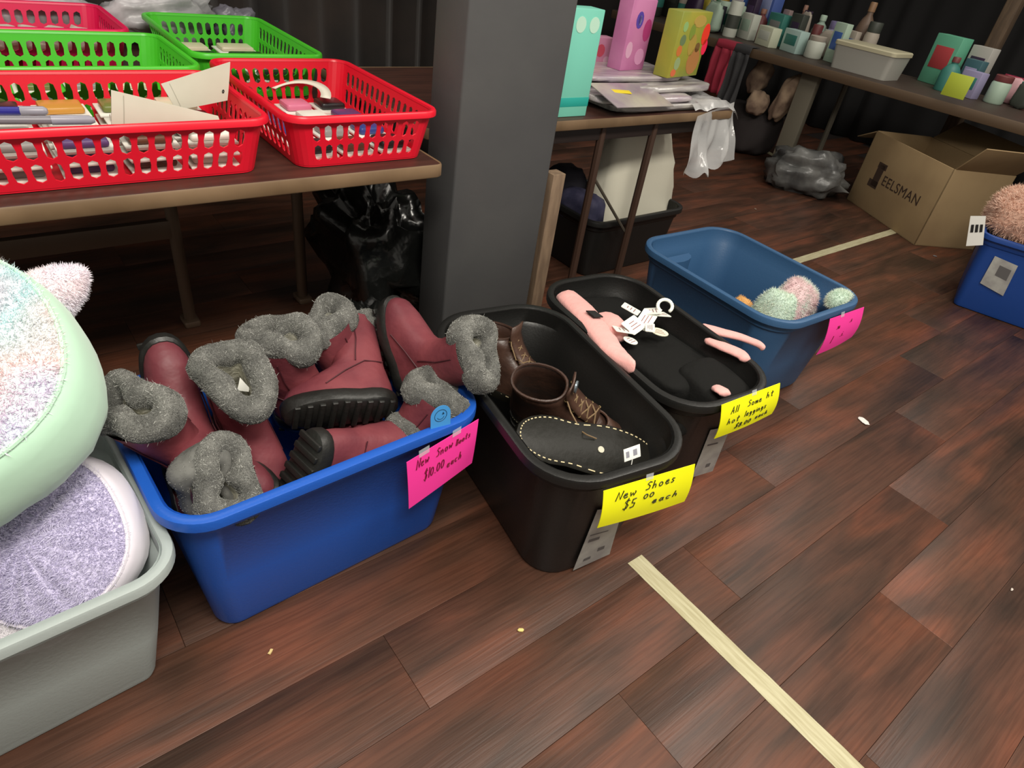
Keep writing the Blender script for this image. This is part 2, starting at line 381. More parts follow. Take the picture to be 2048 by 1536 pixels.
# ================================================================ TOTES
def tote(name, label, fl_, yaw, sx, sy, H, m, r=.08, taper=.045, lip=.02, group=None, step=True, mrim=None, foot=True):
    """open storage tote; fl_ = front-left corner of its rim (outer), sx wide, sy deep"""
    ca, sa = math.cos(yaw), math.sin(yaw)
    cx, cy = fl_[0] + ca * sx / 2 - sa * sy / 2, fl_[1] + sa * sx / 2 + ca * sy / 2
    t = thing(name, label, 'tote', (cx, cy, 0), yaw, group)
    X, Y = sx - 2 * lip, sy - 2 * lip
    def ring(i, z, n=7): return [(x, y, z) for x, y in rr(X - 2 * i, Y - 2 * i, max(r - i * .6, .02), n)]
    h1 = H - .055
    ins = lambda z: taper * (1 - z / H)
    mb = MB(); st = .007 if step else .001
    mb.loft([ring(taper + .018, 0), ring(taper + .004, .004), ring(taper - .001, .018), ring(ins(h1 * .5), h1 * .5), ring(ins(h1) + .0, h1), ring(ins(h1) - st * .6, h1 + .004), ring(-.001, h1 + .008), ring(-.001, H - .012),
             ring(.0035, H - .004), ring(.0045, h1 + .01), ring(ins(h1) + .005, h1), ring(ins(h1 * .5) + .005, h1 * .5), ring(taper + .006, .02), ring(taper + .02, .006)], cap0=True, cap1=True)
    mb.build('body', m, t)
    def q(d, z): return [(x, y, z) for x, y in rr(X + 2 * d, Y + 2 * d, r + d, 9)]
    MB().loft([q(-.002, H - .006), q(.001, H - .001), q(.006, H), q(lip - .006, H), q(lip - .0015, H - .002), q(lip, H - .007), q(lip, H - .022), q(lip - .003, H - .025), q(lip - .004, H - .010), q(.004, H - .008), q(.0, H - .014), q(-.003, H - .012)], loop=True).build('rim', mrim or m, t)
    return t
def tote_plane(fl_, yaw, d=0.0, tilt=0.0):
    """the plane of a tote's front, d in front of its rim; tilt = lean of the wall"""
    n = Vector((math.sin(yaw), -math.cos(yaw), -tilt)).normalized()
    return Vector((fl_[0], fl_[1], .36)) + n * d, n
M_blue = mat('royal_blue_plastic', (28, 84, 176), .38, bump=.05, bscale=180, spec=.4)
M_black = mat('black_plastic', (23, 23, 22), .42, bump=.06, bscale=160, spec=.45)
M_navy = mat('slate_blue_plastic', (54, 90, 128), .42, bump=.05, bscale=160, spec=.4)
M_silver = mat('frosted_grey_plastic', (176, 186, 184), .4, alpha=.80, bump=.04, bscale=120)
R_ = math.radians
TB = ((.075, .822), R_(2.3)); TK1 = ((.696, .576), R_(-9.5)); TK2 = ((1.139, .617), R_(-6.5)); TN = ((1.79, .765), R_(-2.5)); TS = ((-.528, .757), R_(3))
blue = tote('storage_tote', 'royal blue plastic tote heaped with burgundy snow boots', *TB, .675, .475, .40, M_blue, r=.07)
black1 = tote('storage_tote', 'black plastic tote holding dark brown leather shoes', *TK1, .40, .69, .40, M_black, r=.115, taper=.055)
black2 = tote('storage_tote', 'black plastic tote holding folded black leggings and pink bands', *TK2, .375, .68, .395, M_black, r=.11, taper=.05)
navy = tote('storage_tote', 'slate blue plastic tote nearly empty with pastel plush at one end', *TN, .52, .67, .38, M_navy, r=.10, taper=.045)
# moulded ribs inside the slate blue tote
MB().loft([[(-.10, .22 + .05 * math.cos(a), z) if False else (-.06 + .085 * math.cos(a), .285 - .05 * math.sin(a), z) for a in [math.pi * k / 8 for k in range(9)]] for z in (.01, .30, .305)], closed=False, cap1=True).build('end_moulding', M_navy, navy)
MB().box((-.02, -.02, .035), (.035, .50, .055), b=.012).build('floor_ridge', M_navy, navy)
silver = tote('storage_tote', 'frosted grey plastic tub filled with pastel plush cushions', *TS, .62, .46, .36, M_silver, r=.06, taper=.06, lip=.018)
low = tote('storage_tote', 'low black bin under the goods table holding a white pillow', (1.97, 1.76), 0, .62, .46, .28, M_black, r=.06, taper=.03)
M_royal = mat('dark_blue_plastic', (24, 66, 140), .45, bump=.05, bscale=160)
right_yaw = math.atan2(-.33, .10) + math.pi / 2
ca_, sa_ = math.cos(right_yaw), math.sin(right_yaw)
bl_ = Vector((3.60, .86)); sxr, syr = .46, .62
flr = (bl_.x + sa_ * syr, bl_.y - ca_ * syr)
rtote = tote('storage_tote', 'dark blue tote carrying a peach plush pillow near the cardboard box', flr, right_yaw, sxr, syr, .38, M_royal, r=.05, taper=.035)
# printed stickers on the tote fronts (parts of their totes)
M_stick = mat('grey_sticker', (178, 178, 172), .5, col2=(150, 148, 146), nscale=14)
M_ink = mat('black_ink', (22, 20, 20), .7)
def sticker(tt, corners, marks=()):
    inv = tt.matrix_world.inverted()
    mb, fn = card_mesh([inv @ Vector(p) for p in corners], 6, 6, .0, .0004)
    o = mb.build('label_sticker', M_stick, tt)
    k = MB()
    for u, v, w_, h_ in marks:
        k.grid(lambda a, b: fn(u + w_ * a, v + h_ * b, .0009), 2, 2)
    if marks: k.build('print', mat('grey_print', (96, 94, 94), .6), o)
bpy.context.view_layer.update()
pt, n = tote_plane(*TK1, d=-.021, tilt=.13)
sticker(black1, [PP(*q, pt, n) for q in ((1195, 1020), (1246, 1016), (1219, 1108), (1146, 1141))], [(.12, .48, .35, .05), (.55, .72, .2, .07), (.2, .84, .2, .05), (.1, .4, .6, .015)])
pt, n = tote_plane(*TK2, d=-.021, tilt=.13)
sticker(black2, [PP(*q, pt, n) for q in ((1421, 860), (1462, 852), (1425, 942), (1383, 955))], [(.5, .76, .2, .08), (.15, .3, .5, .03)])

# ================================================================ PRICE CARDS
M_pink = mat('neon_pink_card', (255, 60, 165), .6); M_yel = mat('neon_yellow_card', (250, 250, 10), .6)
M_ctape = mat('clear_tape', (225, 232, 240), .25, alpha=.45)
def price_card(label, px, plane, m, ink, lines, tapes, curl=.005, r=.0012):
    pt, n = plane
    c = [PP(*q, pt, n) for q in px]; o0 = (c[2] + c[3]) / 2
    t = thing('price_card', label, 'sign', o0)
    mb, fn = card_mesh([p - o0 for p in c], curl=curl)
    mb.build('card', m, t)
    if lines: handwriting(fn, lines, ink, t, r)
    for u0, u1, v0, v1 in tapes:
        MB().grid(lambda a, b: fn(u0 + (u1 - u0) * a, v0 + (v1 - v0) * b, .0018), 4, 4).build('tape_piece', M_ctape, t)
    return t
M_red = mat('dark_red_ink', (120, 10, 50), .6); M_olive = mat('dark_pen_ink', (40, 40, 8), .6)
price_card('neon pink handwritten card on the royal blue tote of snow boots', ((813, 925), (957, 838), (943, 925), (817, 1017)), tote_plane(*TB, d=.004), M_pink, M_red,
           [('New', .12, .24, .17, .082, -.02), ('Snow', .40, .25, .16, .08, -.02), ('Boots', .68, .27, .12, .062, -.02), ('$10.00', .22, .58, .20, .085, -.06), ('each', .56, .64, .15, .082, -.05)],
           [(.16, .3, -.09, .05), (.62, .74, -.09, .05)], curl=.002)
price_card('neon yellow handwritten card on the black tote of brown shoes', ((1207, 982), (1390, 928), (1366, 1000), (1192, 1053)), tote_plane(*TK1, d=.004), M_yel, M_olive,
           [('New', .13, .30, .18, .10, -.02), ('Shoes', .45, .26, .17, .095, -.02), ('$5', .22, .60, .24, .10, .0), ('00', .43, .46, .12, .09, .0), ('each', .54, .66, .15, .11, .0)],
           [(.44, .52, -.10, .04)], curl=.008)
price_card('neon yellow card with three lines of writing on the black tote of leggings', ((1443, 810), (1560, 766), (1540, 825), (1425, 875)), tote_plane(*TK2, d=.006), M_yel, M_olive,
           [('All', .16, .32, .17, .095, .0), ('Some', .44, .29, .15, .085, .0), ('ht', .76, .26, .15, .10, .0), ('hot', .12, .60, .16, .10, .0), ('leggings', .40, .55, .15, .078, .0), ('$8.00', .28, .84, .15, .085, .0), ('each', .62, .80, .13, .08, .0)],
           [(.5, .58, -.09, .05)], curl=.010, r=.0010)
price_card('neon pink card on the slate blue tote', ((1660, 638), (1728, 614), (1700, 672), (1629, 708)), tote_plane(*TN, d=.006), M_pink, M_red,
           [('.m', .24, .34, .14, .1, 0), ('.s', .6, .28, .12, .1, 0), ('l', .2, .72, .2, .1, 0), ('.i.', .42, .62, .16, .12, 0)], [(.3, .4, -.08, .05)], curl=.012, r=.0013)

# ================================================================ SNOW BOOTS
M_burg = mat('burgundy_leather', (126, 62, 68), .5, col2=(106, 50, 58), nscale=9, bump=.35, bscale=22, spec=.35)
M_rub = mat('black_rubber', (30, 30, 28), .45, bump=.15, bscale=60)
M_line = mat('cream_fleece_lining', (206, 204, 186), .9, col2=(140, 138, 126), nscale=30, bump=.3, bscale=90)
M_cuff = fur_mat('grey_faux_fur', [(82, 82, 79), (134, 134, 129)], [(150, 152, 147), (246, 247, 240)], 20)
M_cuffb = mat('grey_fur_base', (112, 112, 108), .95, col2=(84, 84, 81), nscale=30)
BOOT_UP = [(.020, .136, -.104, .045), (.045, .137, -.108, .048), (.062, .128, -.109, .047), (.080, .103, -.108, .045), (.098, .068, -.107, .043), (.115, .036, -.106, .043), (.135, .014, -.107, .045), (.165, .004, -.110, .049), (.20, .006, -.113, .052), (.235, .009, -.117, .056), (.258, .011, -.118, .058)]
def foot_ring(z, yf, yb, w, n=28, dz=None):
    yc, a = (yf + yb) / 2, (yf - yb) / 2; out = []; foot = a > .085
    for k in range(n):
        t = 2 * math.pi * k / n; c, s = math.cos(t), math.sin(t)
        e = .78 if foot else .95
        y = yc + a * math.copysign(abs(c) ** e, c); x = w * math.copysign(abs(s) ** .85, s)
        if foot: x *= 1 - .16 * math.exp(-((y + .02) / .035) ** 2) * min(1, (a - .085) / .03); x += .006 * (y / .13) * (1 if y > 0 else 0)
        out.append((x, y, z + (dz(y) if dz else 0)))
    return out
def cuff_rings(dent, tri, seed, n=30, m=12):
    rings = []
    for k in range(n):
        t = 2 * math.pi * k / n; R = 1 + tri * math.cos(3 * t + seed) + .05 * math.sin(2 * t + seed * 2)
        x, y = .050 * math.cos(t) * R, .062 * math.sin(t) * R
        x *= 1 - dent * math.exp(-(y / .034) ** 2)
        nx_, ny_ = math.cos(t), math.sin(t); rg = []
        for j in range(m):
            p = 2 * math.pi * j / m; rad = .0255 * (1 + .14 * nz((x * 40, y * 40, j * .4), 1, seed)); hh = .034
            rg.append((x + nx_ * rad * math.cos(p), y - .054 + ny_ * rad * math.cos(p), .262 + hh * math.sin(p) + .010 * math.sin(2 * t + seed)))
        rings.append(rg)
    return rings
nboot = 0
def snow_boot(C, d, t, label, dent=.35, tri=.05, hairs=30000):
    """C = centre of the cuff, d = shaft direction (sole to cuff), t = toe direction"""
    global nboot; nboot += 1; sd = nboot
    d = Vector(d).normalized(); mt = frame(Vector((0, 0, 0)), d, t)
    org = Vector(C) - mt @ Vector((0, -.054, .262)); mt.translation = org
    b = thing('snow_boot', label, 'boot', mtx=mt, group='burgundy snow boots in the blue tote')
    MB().loft([foot_ring(*q) for q in BOOT_UP], cap0=True).build('upper', M_burg, b, ang=1.2)
    lift = lambda y: .007 * max(0, (y - .05) / .09) ** 1.5
    MB().loft([foot_ring(-.002, .128, -.098, .043), foot_ring(.003, .140, -.110, .050), foot_ring(.014, .1455, -.113, .0525), foot_ring(.027, .1455, -.1125, .0525, dz=lift), foot_ring(.033, .139, -.109, .049, dz=lift)], cap0=True, cap1=True).build('sole', M_rub, b)
    tr = MB()
    for k in range(9):
        yy = -.09 + k * .026; tr.box((0, yy, -.004), (.088 - .02 * abs(yy - .02) / .1, .013, .008), b=.002)
    tr.build('tread', M_rub, b)
    sm = MB()
    for s in (-1, 1):
        sm.tube([(s * .0455, -.03, .115), (s * .0475, -.035, .14), (s * .052, -.045, .18), (s * .0565, -.05, .235)], .0016, 5)
        sm.tube([(s * .046, .05, .05), (s * .047, .0, .085), (s * .0455, -.05, .112), (s * .03, -.098, .118)], .0016, 5)
    sm.build('seam', mat('dark_burgundy_thread', (72, 26, 34), .6), b)
    rg = cuff_rings(dent, tri, sd); cm = MB().loft(rg, loop=True); co = cm.build('fur_cuff', M_cuffb, b, ang=3)
    inner = [[rg[k][j] for k in range(len(rg))] for j in (6,)]
    cen = Vector((0, -.054, 0)); MB().loft([inner[0], [((p[0]) * .85, (p[1] + .054) * .85 - .054, .20) for p in inner[0]], [((p[0]) * .8, (p[1] + .054) * .8 - .054, .13) for p in inner[0]]], cap1=True).build('lining', M_line, b)
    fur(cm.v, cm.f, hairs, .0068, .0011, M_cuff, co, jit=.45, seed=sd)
    return b
snow_boot((.098, 1.05, .50), (-.38, -.22, .9), (.5, -.85, .1), 'burgundy boot with grey cuff rising beside the mint cushion', .5, .06)
snow_boot((.275, 1.05, .512), (-.05, -.45, .88), (.2, -1, -.2), 'burgundy boot with a triangular grey cuff showing a white paper inside', .2, .12)
snow_boot((.402, 1.16, .50), (-.15, -.1, .97), (.8, -.6, 0), 'burgundy boot with oval grey cuff just behind the triangular cuff', .5, .05)
snow_boot((.53, 1.235, .46), (-.3, .05, .95), (.9, .3, -.1), 'burgundy boot with folded grey cuff at the back rim of the blue tote', .62, .05)
def from_sole(S, d, t, *a):
    mt = frame(Vector((0, 0, 0)), d, t); snow_boot(Vector(S) + mt @ Vector((0, -.054, .262)), d, t, *a)
from_sole((.50, 1.035, .352), (.20, .85, .20), (-1, .12, .1), 'burgundy boot showing its whole side with black sole across the pile', .5, .04)
snow_boot((.755, .935, .492), (.25, -.72, .62), (.02, .69, .72), 'burgundy boot on its side with toe up and cuff over the black tote', .55, .06)
snow_boot((.678, .955, .39), (.42, -.12, .85), (-.5, .6, .4), 'burgundy boot whose grey cuff hangs over the corner above the blue tag', .55, .05)
from_sole((.33, .925, .325), (.776, .13, -.36), (-.35, -.05, -.93), 'burgundy boot lying with black sole towards the front and a small cuff', .5, .05)
snow_boot((.198, .925, .385), (.12, -.62, .72), (.1, .9, .5), 'grey fur cuff of a boot leaning on the front rim of the blue tote', .45, .08)
from_sole((.195, 1.225, .385), (-.1, -.98, .12), (-.1, .12, .98), 'burgundy boot standing toe up behind the cuffs by the mint cushion', .5, .05, 1500)
from_sole((.23, .97, .11), (1, .05, .12), (0, .35, .94), 'burgundy boot lying at the bottom of the blue tote under the others', .5, .05, 1500)
# white paper in the triangular cuff and blue tag by the corner
c_ = [PY(480, 755, 1.03), PY(498, 775, 1.03), PY(497, 783, 1.03), PY(474, 780, 1.03)]
tag(card_mesh(c_, 2, 2, .001)[0].build('paper_slip', mat('white_paper', (240, 240, 232), .7)), 'small white paper slip inside the triangular fur cuff', 'paper')
def hang_tag(label, px, Y, m, ring=True):
    c0 = P(px[0], px[1], .396); t = thing('hang_tag', label, 'tag', c0); w_, h_ = .046, .052
    rx = Vector((.94, -.1, .10)).normalized(); uz = Vector((0, .12, .99)).normalized(); nn = rx.cross(uz)
    L = lambda u, v, o=0: rx * u + uz * v + nn * o
    out = [(-w_ / 2, 0), (w_ / 2, 0)] + [(w_ / 2 * math.cos(a), h_ * .62 + w_ / 2 * math.sin(a)) for a in [math.pi * k / 12 for k in range(13)]]
    MB().loft([[L(u, v, .0007) for u, v in out], [L(u, v, -.0007) for u, v in out]], True, True).build('tag_card', m, t)
    mk = MB(); mk.tube([L(.014 * math.cos(a), .032 + .014 * math.sin(a), +.001) for a in [2 * math.pi * k / 20 for k in range(20)]], .0007, 4, loop=True)
    mk.tube([L(.008 * math.cos(a), .031 + .008 * math.sin(a), +.001) for a in [math.pi * (1.1 + .8 * k / 8) for k in range(9)]], .0006, 4)
    mk.tube([L(.004, .034, +.001), L(.006, .038, +.001), L(.007, .034, +.001)], .0014, 4)
    mk.build('emblem', mat('dark_teal_ink', (20, 60, 90), .6), t)
hang_tag('light blue round-topped tag with a small circle emblem on the blue tote rim', (881, 856), .868, mat('light_blue_card', (64, 142, 205), .5))

# ================================================================ SHOES IN THE BLACK TOTE
M_brown = mat('dark_brown_leather', (74, 52, 42), .38, col2=(58, 40, 33), nscale=12, bump=.3, bscale=30, spec=.5)
M_dsole = mat('dark_olive_rubber', (22, 21, 16), .5, bump=.1, bscale=80, spec=.25)
M_thread = mat('cream_thread', (205, 190, 150), .7)
M_lace = mat('brown_lace', (120, 98, 70), .7)
LACE_UP = [(.015, .135, -.120, .043), (.04, .136, -.122, .046), (.058, .12, -.122, .044), (.075, .09, -.120, .041), (.095, .055, -.117, .040), (.115, .028, -.114, .040), (.14, .012, -.112, .042), (.168, .006, -.114, .044)]
def leather_boot(C, d, t, label, laces=True, stitched=False, low=False, scale=1.0):
    mt = frame(Vector(C), d, t)
    for i in range(3):
        for j in range(3): mt[i][j] *= scale
    b = thing('leather_shoe', label, 'shoe', mtx=mt, group='brown shoes in the black tote')
    rg = LACE_UP[:6] if low else LACE_UP
    MB().loft([foot_ring(*q) for q in rg], cap0=True).build('upper', M_brown, b, ang=1.2, solid=.003)
    top = rg[-1]
    MB().tube([(x, y, z) for x, y, z in foot_ring(top[0], top[1], top[2], top[3])], .0035, 6, loop=True).build('collar', M_brown, b)
    MB().loft([foot_ring(-.002, .132, -.115, .042), foot_ring(.002, .142, -.124, .050), foot_ring(.018, .144, -.126, .051), foot_ring(.022, .141, -.124, .049)], cap0=True, cap1=True).build('sole', M_dsole, b)
    ht = MB().loft([foot_ring(-.018, -.045, -.120, .040), foot_ring(.0, -.040, -.122, .043)], cap0=True, cap1=True) if not stitched else None
    if ht: ht.build('heel', M_dsole, b)
    st = MB(); ring = foot_ring(.0205, .1405, -.1225, .0488, 120)
    if stitched: ring = foot_ring(-.0008, .128, -.112, .0395, 120); ring = [(x * 1.12, y * 1.055, -.0012) for x, y, z in ring]
    for k in range(0, 120, 2): st.tube([ring[k], ring[(k + 1) % 120]], .0013, 4)
    st.build('welt_stitching', M_thread, b)
    if stitched:
        MB().tube([(0, .03, -.004), (0, .03, .0)], .006, 10).build('sole_button', mat('pale_button', (190, 185, 165), .5), b)
    if laces:
        MB().loft([[(x, y + .008 * math.cos(x * 40), z) for x in (-.026, -.014, 0, .014, .026)] for y, z in ((.075, .088), (.04, .112), (.018, .145), (.008, .175), (.012, .205))], closed=False).build('tongue', M_brown, b, solid=.004)
        lc = MB(); pts = [(.078, .090), (.060, .101), (.044, .112), (.030, .128), (.019, .146), (.012, .163)]
        for (y0, z0), (y1, z1) in zip(pts[:-1], pts[1:]):
            lc.tube([(-.022, y0, z0), (0, (y0 + y1) / 2 + .006, (z0 + z1) / 2 + .008), (.022, y1, z1)], .0018, 5); lc.tube([(.022, y0, z0), (0, (y0 + y1) / 2 + .006, (z0 + z1) / 2 + .008), (-.022, y1, z1)], .0018, 5)
        lc.tube([(.02, .012, .165), (.05, .03, .17), (.075, .06, .15), (.085, .075, .16), (.08, .095, .145)], .0016, 5)
        lc.build('laces', M_lace, b)
        if scale > 1.1: MB().loft([[(.013 * math.cos(a), .026 + yy, .19 + .015 * math.sin(a)) for a in [2 * math.pi * k / 16 for k in range(16)]] for yy in (-.002, .002)], True, True).build('badge', mat('silver_badge', (150, 162, 170), .3, metal=.7), b)
        for y, z in pts:
            for s in (-1, 1): MB().tube([(s * .024 + .003 * math.cos(a), y + .003 * math.sin(a), z + .001) for a in [2 * math.pi * k / 8 for k in range(8)]], .0011, 4, loop=True).build('eyelet', mat('brass_eyelet', (150, 130, 90), .35, metal=.8), b)
    return b
t_ = P(1290, 908, .29) - P(1010, 868, .30)
leather_boot(P(1155, 915, .325) + Vector((.040, .02, 0)), (.10, .50, -.85), t_, 'dark shoe turned over so its stitched black sole faces up', laces=False, stitched=True, low=True, scale=1.34)
t_ = P(1235, 880, .24) - P(1010, 800, .27)
leather_boot(P(1122, 850, .225), (-.36, -.22, .90), t_, 'brown lace-up leather boot lying behind the turned-over shoe', scale=1.12)
leather_boot(P(1015, 785, .205), (.0, .12, .98), (.35, -.9, .1), 'brown leather boot standing with its round collar open at the back of the tote', laces=True, scale=1.05)
leather_boot(P(1225, 872, .235) + Vector((-.055, .03, -.02)), (-.15, -.25, .95), (.75, -.62, .0), 'brown leather low shoe wedged against the side of the tote', laces=False, low=True, scale=.9)
# button and small price tag
M_white = mat('white_card', (236, 236, 230), .6)
c0 = P(1264, 906, .385); pt_ = thing('price_tag', 'small white printed price tag hanging at the toe of the turned-over shoe', 'tag', c0)
ux, uy = Vector((.94, -.25, .2)).normalized(), Vector((.05, .45, .9)).normalized()
cm, fn = card_mesh([-ux * .02 + uy * .014, ux * .02 + uy * .014, ux * .02 - uy * .014, -ux * .02 - uy * .014], 3, 3, .0005); cm.build('tag_card', M_white, pt_)
k = MB()
for u, w_ in ((.12, .2), (.56, .24)): k.grid(lambda a, b_: fn(u + w_ * a, .25 + .5 * b_, .001), 1, 1)
k.build('print', mat('grey_barcode', (140, 140, 150), .6), pt_)
MB().tube([-uy * .014, -uy * .028 + ux * -.004, -uy * .045 + ux * -.01], .0009, 4).build('string', M_white, pt_)

# ================================================================ SOFT THINGS
def soft_slab(size, seed=0, n=22, m=12, lump=.10, pw=.55):
    mb = MB(); rings = []
    for j in range(m + 1):
        v = -math.pi / 2 + math.pi * j / m; cv, sv = math.cos(v), math.sin(v); rg = []
        cz = math.copysign(abs(sv) ** pw, sv); cr = abs(cv) ** pw
        for i in range(n):
            t = 2 * math.pi * i / n; c, s = math.cos(t), math.sin(t)
            p = Vector((math.copysign(abs(c) ** pw, c) * cr, math.copysign(abs(s) ** pw, s) * cr, cz))
            k = 1 + lump * nz(p, 2.2, seed) + lump * .5 * nz(p, 5, seed)
            rg.append((p.x * size[0] / 2 * k, p.y * size[1] / 2 * k, p.z * size[2] / 2 * k))
        rings.append(rg)
    return mb.loft(rings, True, True)
def band(path, w, th, nrm, seed=0):
    """padded ribbon along a path; w = list of widths"""
    path = [Vector(p) for p in path]; rings = []; nrm = Vector(nrm); m = len(path)
    # refine
    P2, W2 = [], []
    for i in range(m - 1):
        for k in range(4):
            f = k / 4; a = path[max(i - 1, 0)]; b = path[i]; c = path[i + 1]; d = path[min(i + 2, m - 1)]
            P2.append(.5 * ((2 * b) + (c - a) * f + (2 * a - 5 * b + 4 * c - d) * f * f + (3 * b - a - 3 * c + d) * f ** 3)); W2.append(w[i] * (1 - f) + w[i + 1] * f)
    P2.append(path[-1]); W2.append(w[-1])
    for i, p in enumerate(P2):
        t = (P2[min(i + 1, len(P2) - 1)] - P2[max(i - 1, 0)]).normalized(); s = t.cross(nrm).normalized(); nn = s.cross(t)
        q = 1 if 0 < i < len(P2) - 1 else .5
        rings.append([p + s * (math.cos(a) * W2[i] / 2 * q) + nn * (math.sin(a) * th / 2 * q * (1 + .35 * nz((p.x * 30, p.y * 30, a), 1, seed))) for a in [2 * math.pi * k / 12 for k in range(12)]])
    return MB().loft(rings, True, True)
M_legg = mat('black_knit', (20, 20, 19), .9, bump=.25, bscale=70, spec=.2)
M_pinkc = mat('blush_pink_cloth', (236, 172, 166), .8, bump=.25, bscale=50, sheen=.2)
def loose(name, label, cat, mb, m, loc, rot=(0, 0, 0), group=None, sub=0, ang=3):
    o = mb.build(name, m, loc=loc, rot=rot, ang=ang, sub=sub); return tag(o, label, cat, group)
GL = 'folded leggings in the black tote'
bpy.context.view_layer.update()
def in2(x, y, z): return black2.matrix_world @ Vector((x, y, z))
YW = R_(-6.5)
loose('folded_leggings', 'large flat pack of folded black leggings topping the pile', 'leggings', soft_slab((.25, .34, .075), 1, pw=.4), M_legg, in2(.015, -.055, .318), (R_(-3), R_(4), YW), GL, 1)
loose('folded_leggings', 'folded black leggings at the front beside the yellow card', 'leggings', soft_slab((.19, .17, .10), 2, pw=.5), M_legg, in2(.055, -.215, .325), (R_(6), R_(6), YW + .1), GL, 1)
loose('folded_leggings', 'black leggings sunk lower along the shared rim of the black totes', 'leggings', soft_slab((.12, .34, .08), 3, pw=.5), M_legg, in2(-.105, -.13, .285), (0, R_(-8), YW), GL, 1)
loose('folded_leggings', 'dark leggings at the bottom of the pile under the pink bands', 'leggings', soft_slab((.215, .50, .25), 4, lump=.03, pw=.4), M_legg, in2(0, 0, .135), (0, 0, YW), GL, 1)
loose('folded_leggings', 'black leggings folded at the back under the white tags', 'leggings', soft_slab((.29, .27, .075), 5, pw=.45), M_legg, in2(.0, .165, .305), (R_(3), R_(2), YW), GL, 1)
def pinkband(label, pts, w, z, th=.022, seed=0):
    pp = [P(a, b, zz) for (a, b), zz in zip(pts, z)]; o0 = pp[len(pp) // 2].copy()
    return loose('waistband', label, 'waistband', band([q - o0 for q in pp], w, th, (0, -.2, 1), seed), M_pinkc, o0, group='pink waistbands in the black tote')
wb = pinkband('broad pink waistband lying along the tote edge under the white tags', ((1128, 588), (1160, 618), (1195, 660), (1222, 698), (1246, 720), (1268, 738)), [.075, .09, .085, .07, .05, .012], [.372, .378, .386, .394, .398, .402], .036, 1)
pinkband('short puffed pink band knotted beside the white tags', ((1205, 632), (1226, 650), (1242, 676)), [.07, .085, .04], [.372, .380, .382], .04, 2)
pinkband('long narrow pink band across the black leggings', ((1398, 653), (1440, 664), (1480, 674), (1516, 688), (1528, 698)), [.035, .036, .03, .026, .012], [.384, .388, .390, .392, .390], .018, 3)
pinkband('shorter pink band curling over the front leggings', ((1410, 680), (1445, 693), (1480, 708), (1492, 722)), [.02, .04, .045, .03], [.384, .390, .394, .392], .020, 4)
pinkband('small pink fold tucked at the front rim by the yellow card', ((1430, 775), (1443, 781), (1452, 790)), [.03, .045, .03], [.378, .386, .388], .018, 5)
loose('size_label', 'small black square label on the broad pink band', 'label', MB().box((0, 0, 0), (.034, .04, .004), b=.001), M_ink, P(1189, 628, .407), (R_(-4), R_(10), R_(-8)), ang=.7)
# bundle of white tags with a hook
def loose_card(name, label, px, sz, rz, z, m, oval=False, group=None, tilt=(0, 0)):
    pts = circ(sz[0] / 2, 0, 18, sz[1] / 2) if oval else [(x, y, 0) for x, y in rr(sz[0], sz[1], .004, 3)]
    mb = MB().loft([[(x, y, -.0008) for x, y, _ in pts], [(x, y, .0008) for x, y, _ in pts]], True, True)
    t = thing(name, label, 'tag', P(px[0], px[1], z), 0, group); t.rotation_euler = (R_(tilt[0]), R_(tilt[1]), rz)
    mb.build('tag_card', m, t)
    k = MB()
    for i in range(3): k.box((0, (i - 1) * sz[1] * .2, .0012), (sz[0] * (.6 - .12 * i), sz[1] * .05, .0006))
    k.build('print', mat('grey_red_print', (150, 110, 112), .6), t)
M_wtag = mat('white_tag_card', (238, 240, 232), .5)
G2 = 'white tags on the leggings'
loose_card('garment_tag', 'square white garment tag highest in the tag bundle', (1262, 618), (.05, .055), .5, .402, M_wtag, group=G2, tilt=(12, 10))
loose_card('garment_tag', 'long white garment tag lying across the tag bundle', (1292, 640), (.10, .045), .45, .408, M_wtag, group=G2, tilt=(8, -6))
loose_card('garment_tag', 'white garment tag under the hook of the bundle', (1322, 628), (.05, .04), -.3, .407, M_wtag, group=G2, tilt=(-10, 8))
loose_card('garment_tag', 'white garment tag overlapping the puffed pink band', (1247, 660), (.05, .055), 1.0, .405, M_wtag, group=G2, tilt=(5, 14))
loose_card('oval_tag', 'cream oval tag below the hook on black leggings', (1319, 664), (.055, .036), -.6, .388, mat('cream_tag_card', (226, 222, 196), .5), True, G2, (6, 8))
loose_card('oval_tag', 'white round tag beside the puffed pink band', (1261, 681), (.042, .042), .2, .392, M_wtag, True, G2, (4, 10))
loose_card('garment_tag', 'white garment tag folded at the foot of the hook', (1306, 622), (.06, .045), .8, .412, M_wtag, group=G2, tilt=(-14, 12))
loose_card('garment_tag', 'white garment tag sticking out between the puffed band and the long tag', (1268, 650), (.06, .05), .15, .413, M_wtag, group=G2, tilt=(16, -8))
loose_card('garment_tag', 'narrow white garment tag resting on the long tag', (1300, 655), (.07, .026), .7, .418, M_wtag, group=G2, tilt=(-6, 10))
hk = P(1330, 612, .425); loose('hanger_hook', 'white plastic hanger hook curling above the tags', 'hook', MB().tube([(.021 * math.cos(a), .021 * math.sin(a), 0) for a in [R_(-60 + 290 * k / 16) for k in range(17)]], .0052, 8), M_wtag, hk)
bpy.data.objects[-1] if False else None
for o_ in list(COL.objects):
    if o_.name.startswith('hanger_hook'): o_.matrix_world = frame(hk, (-.45, -.35, .8), (.25, .6, .75))

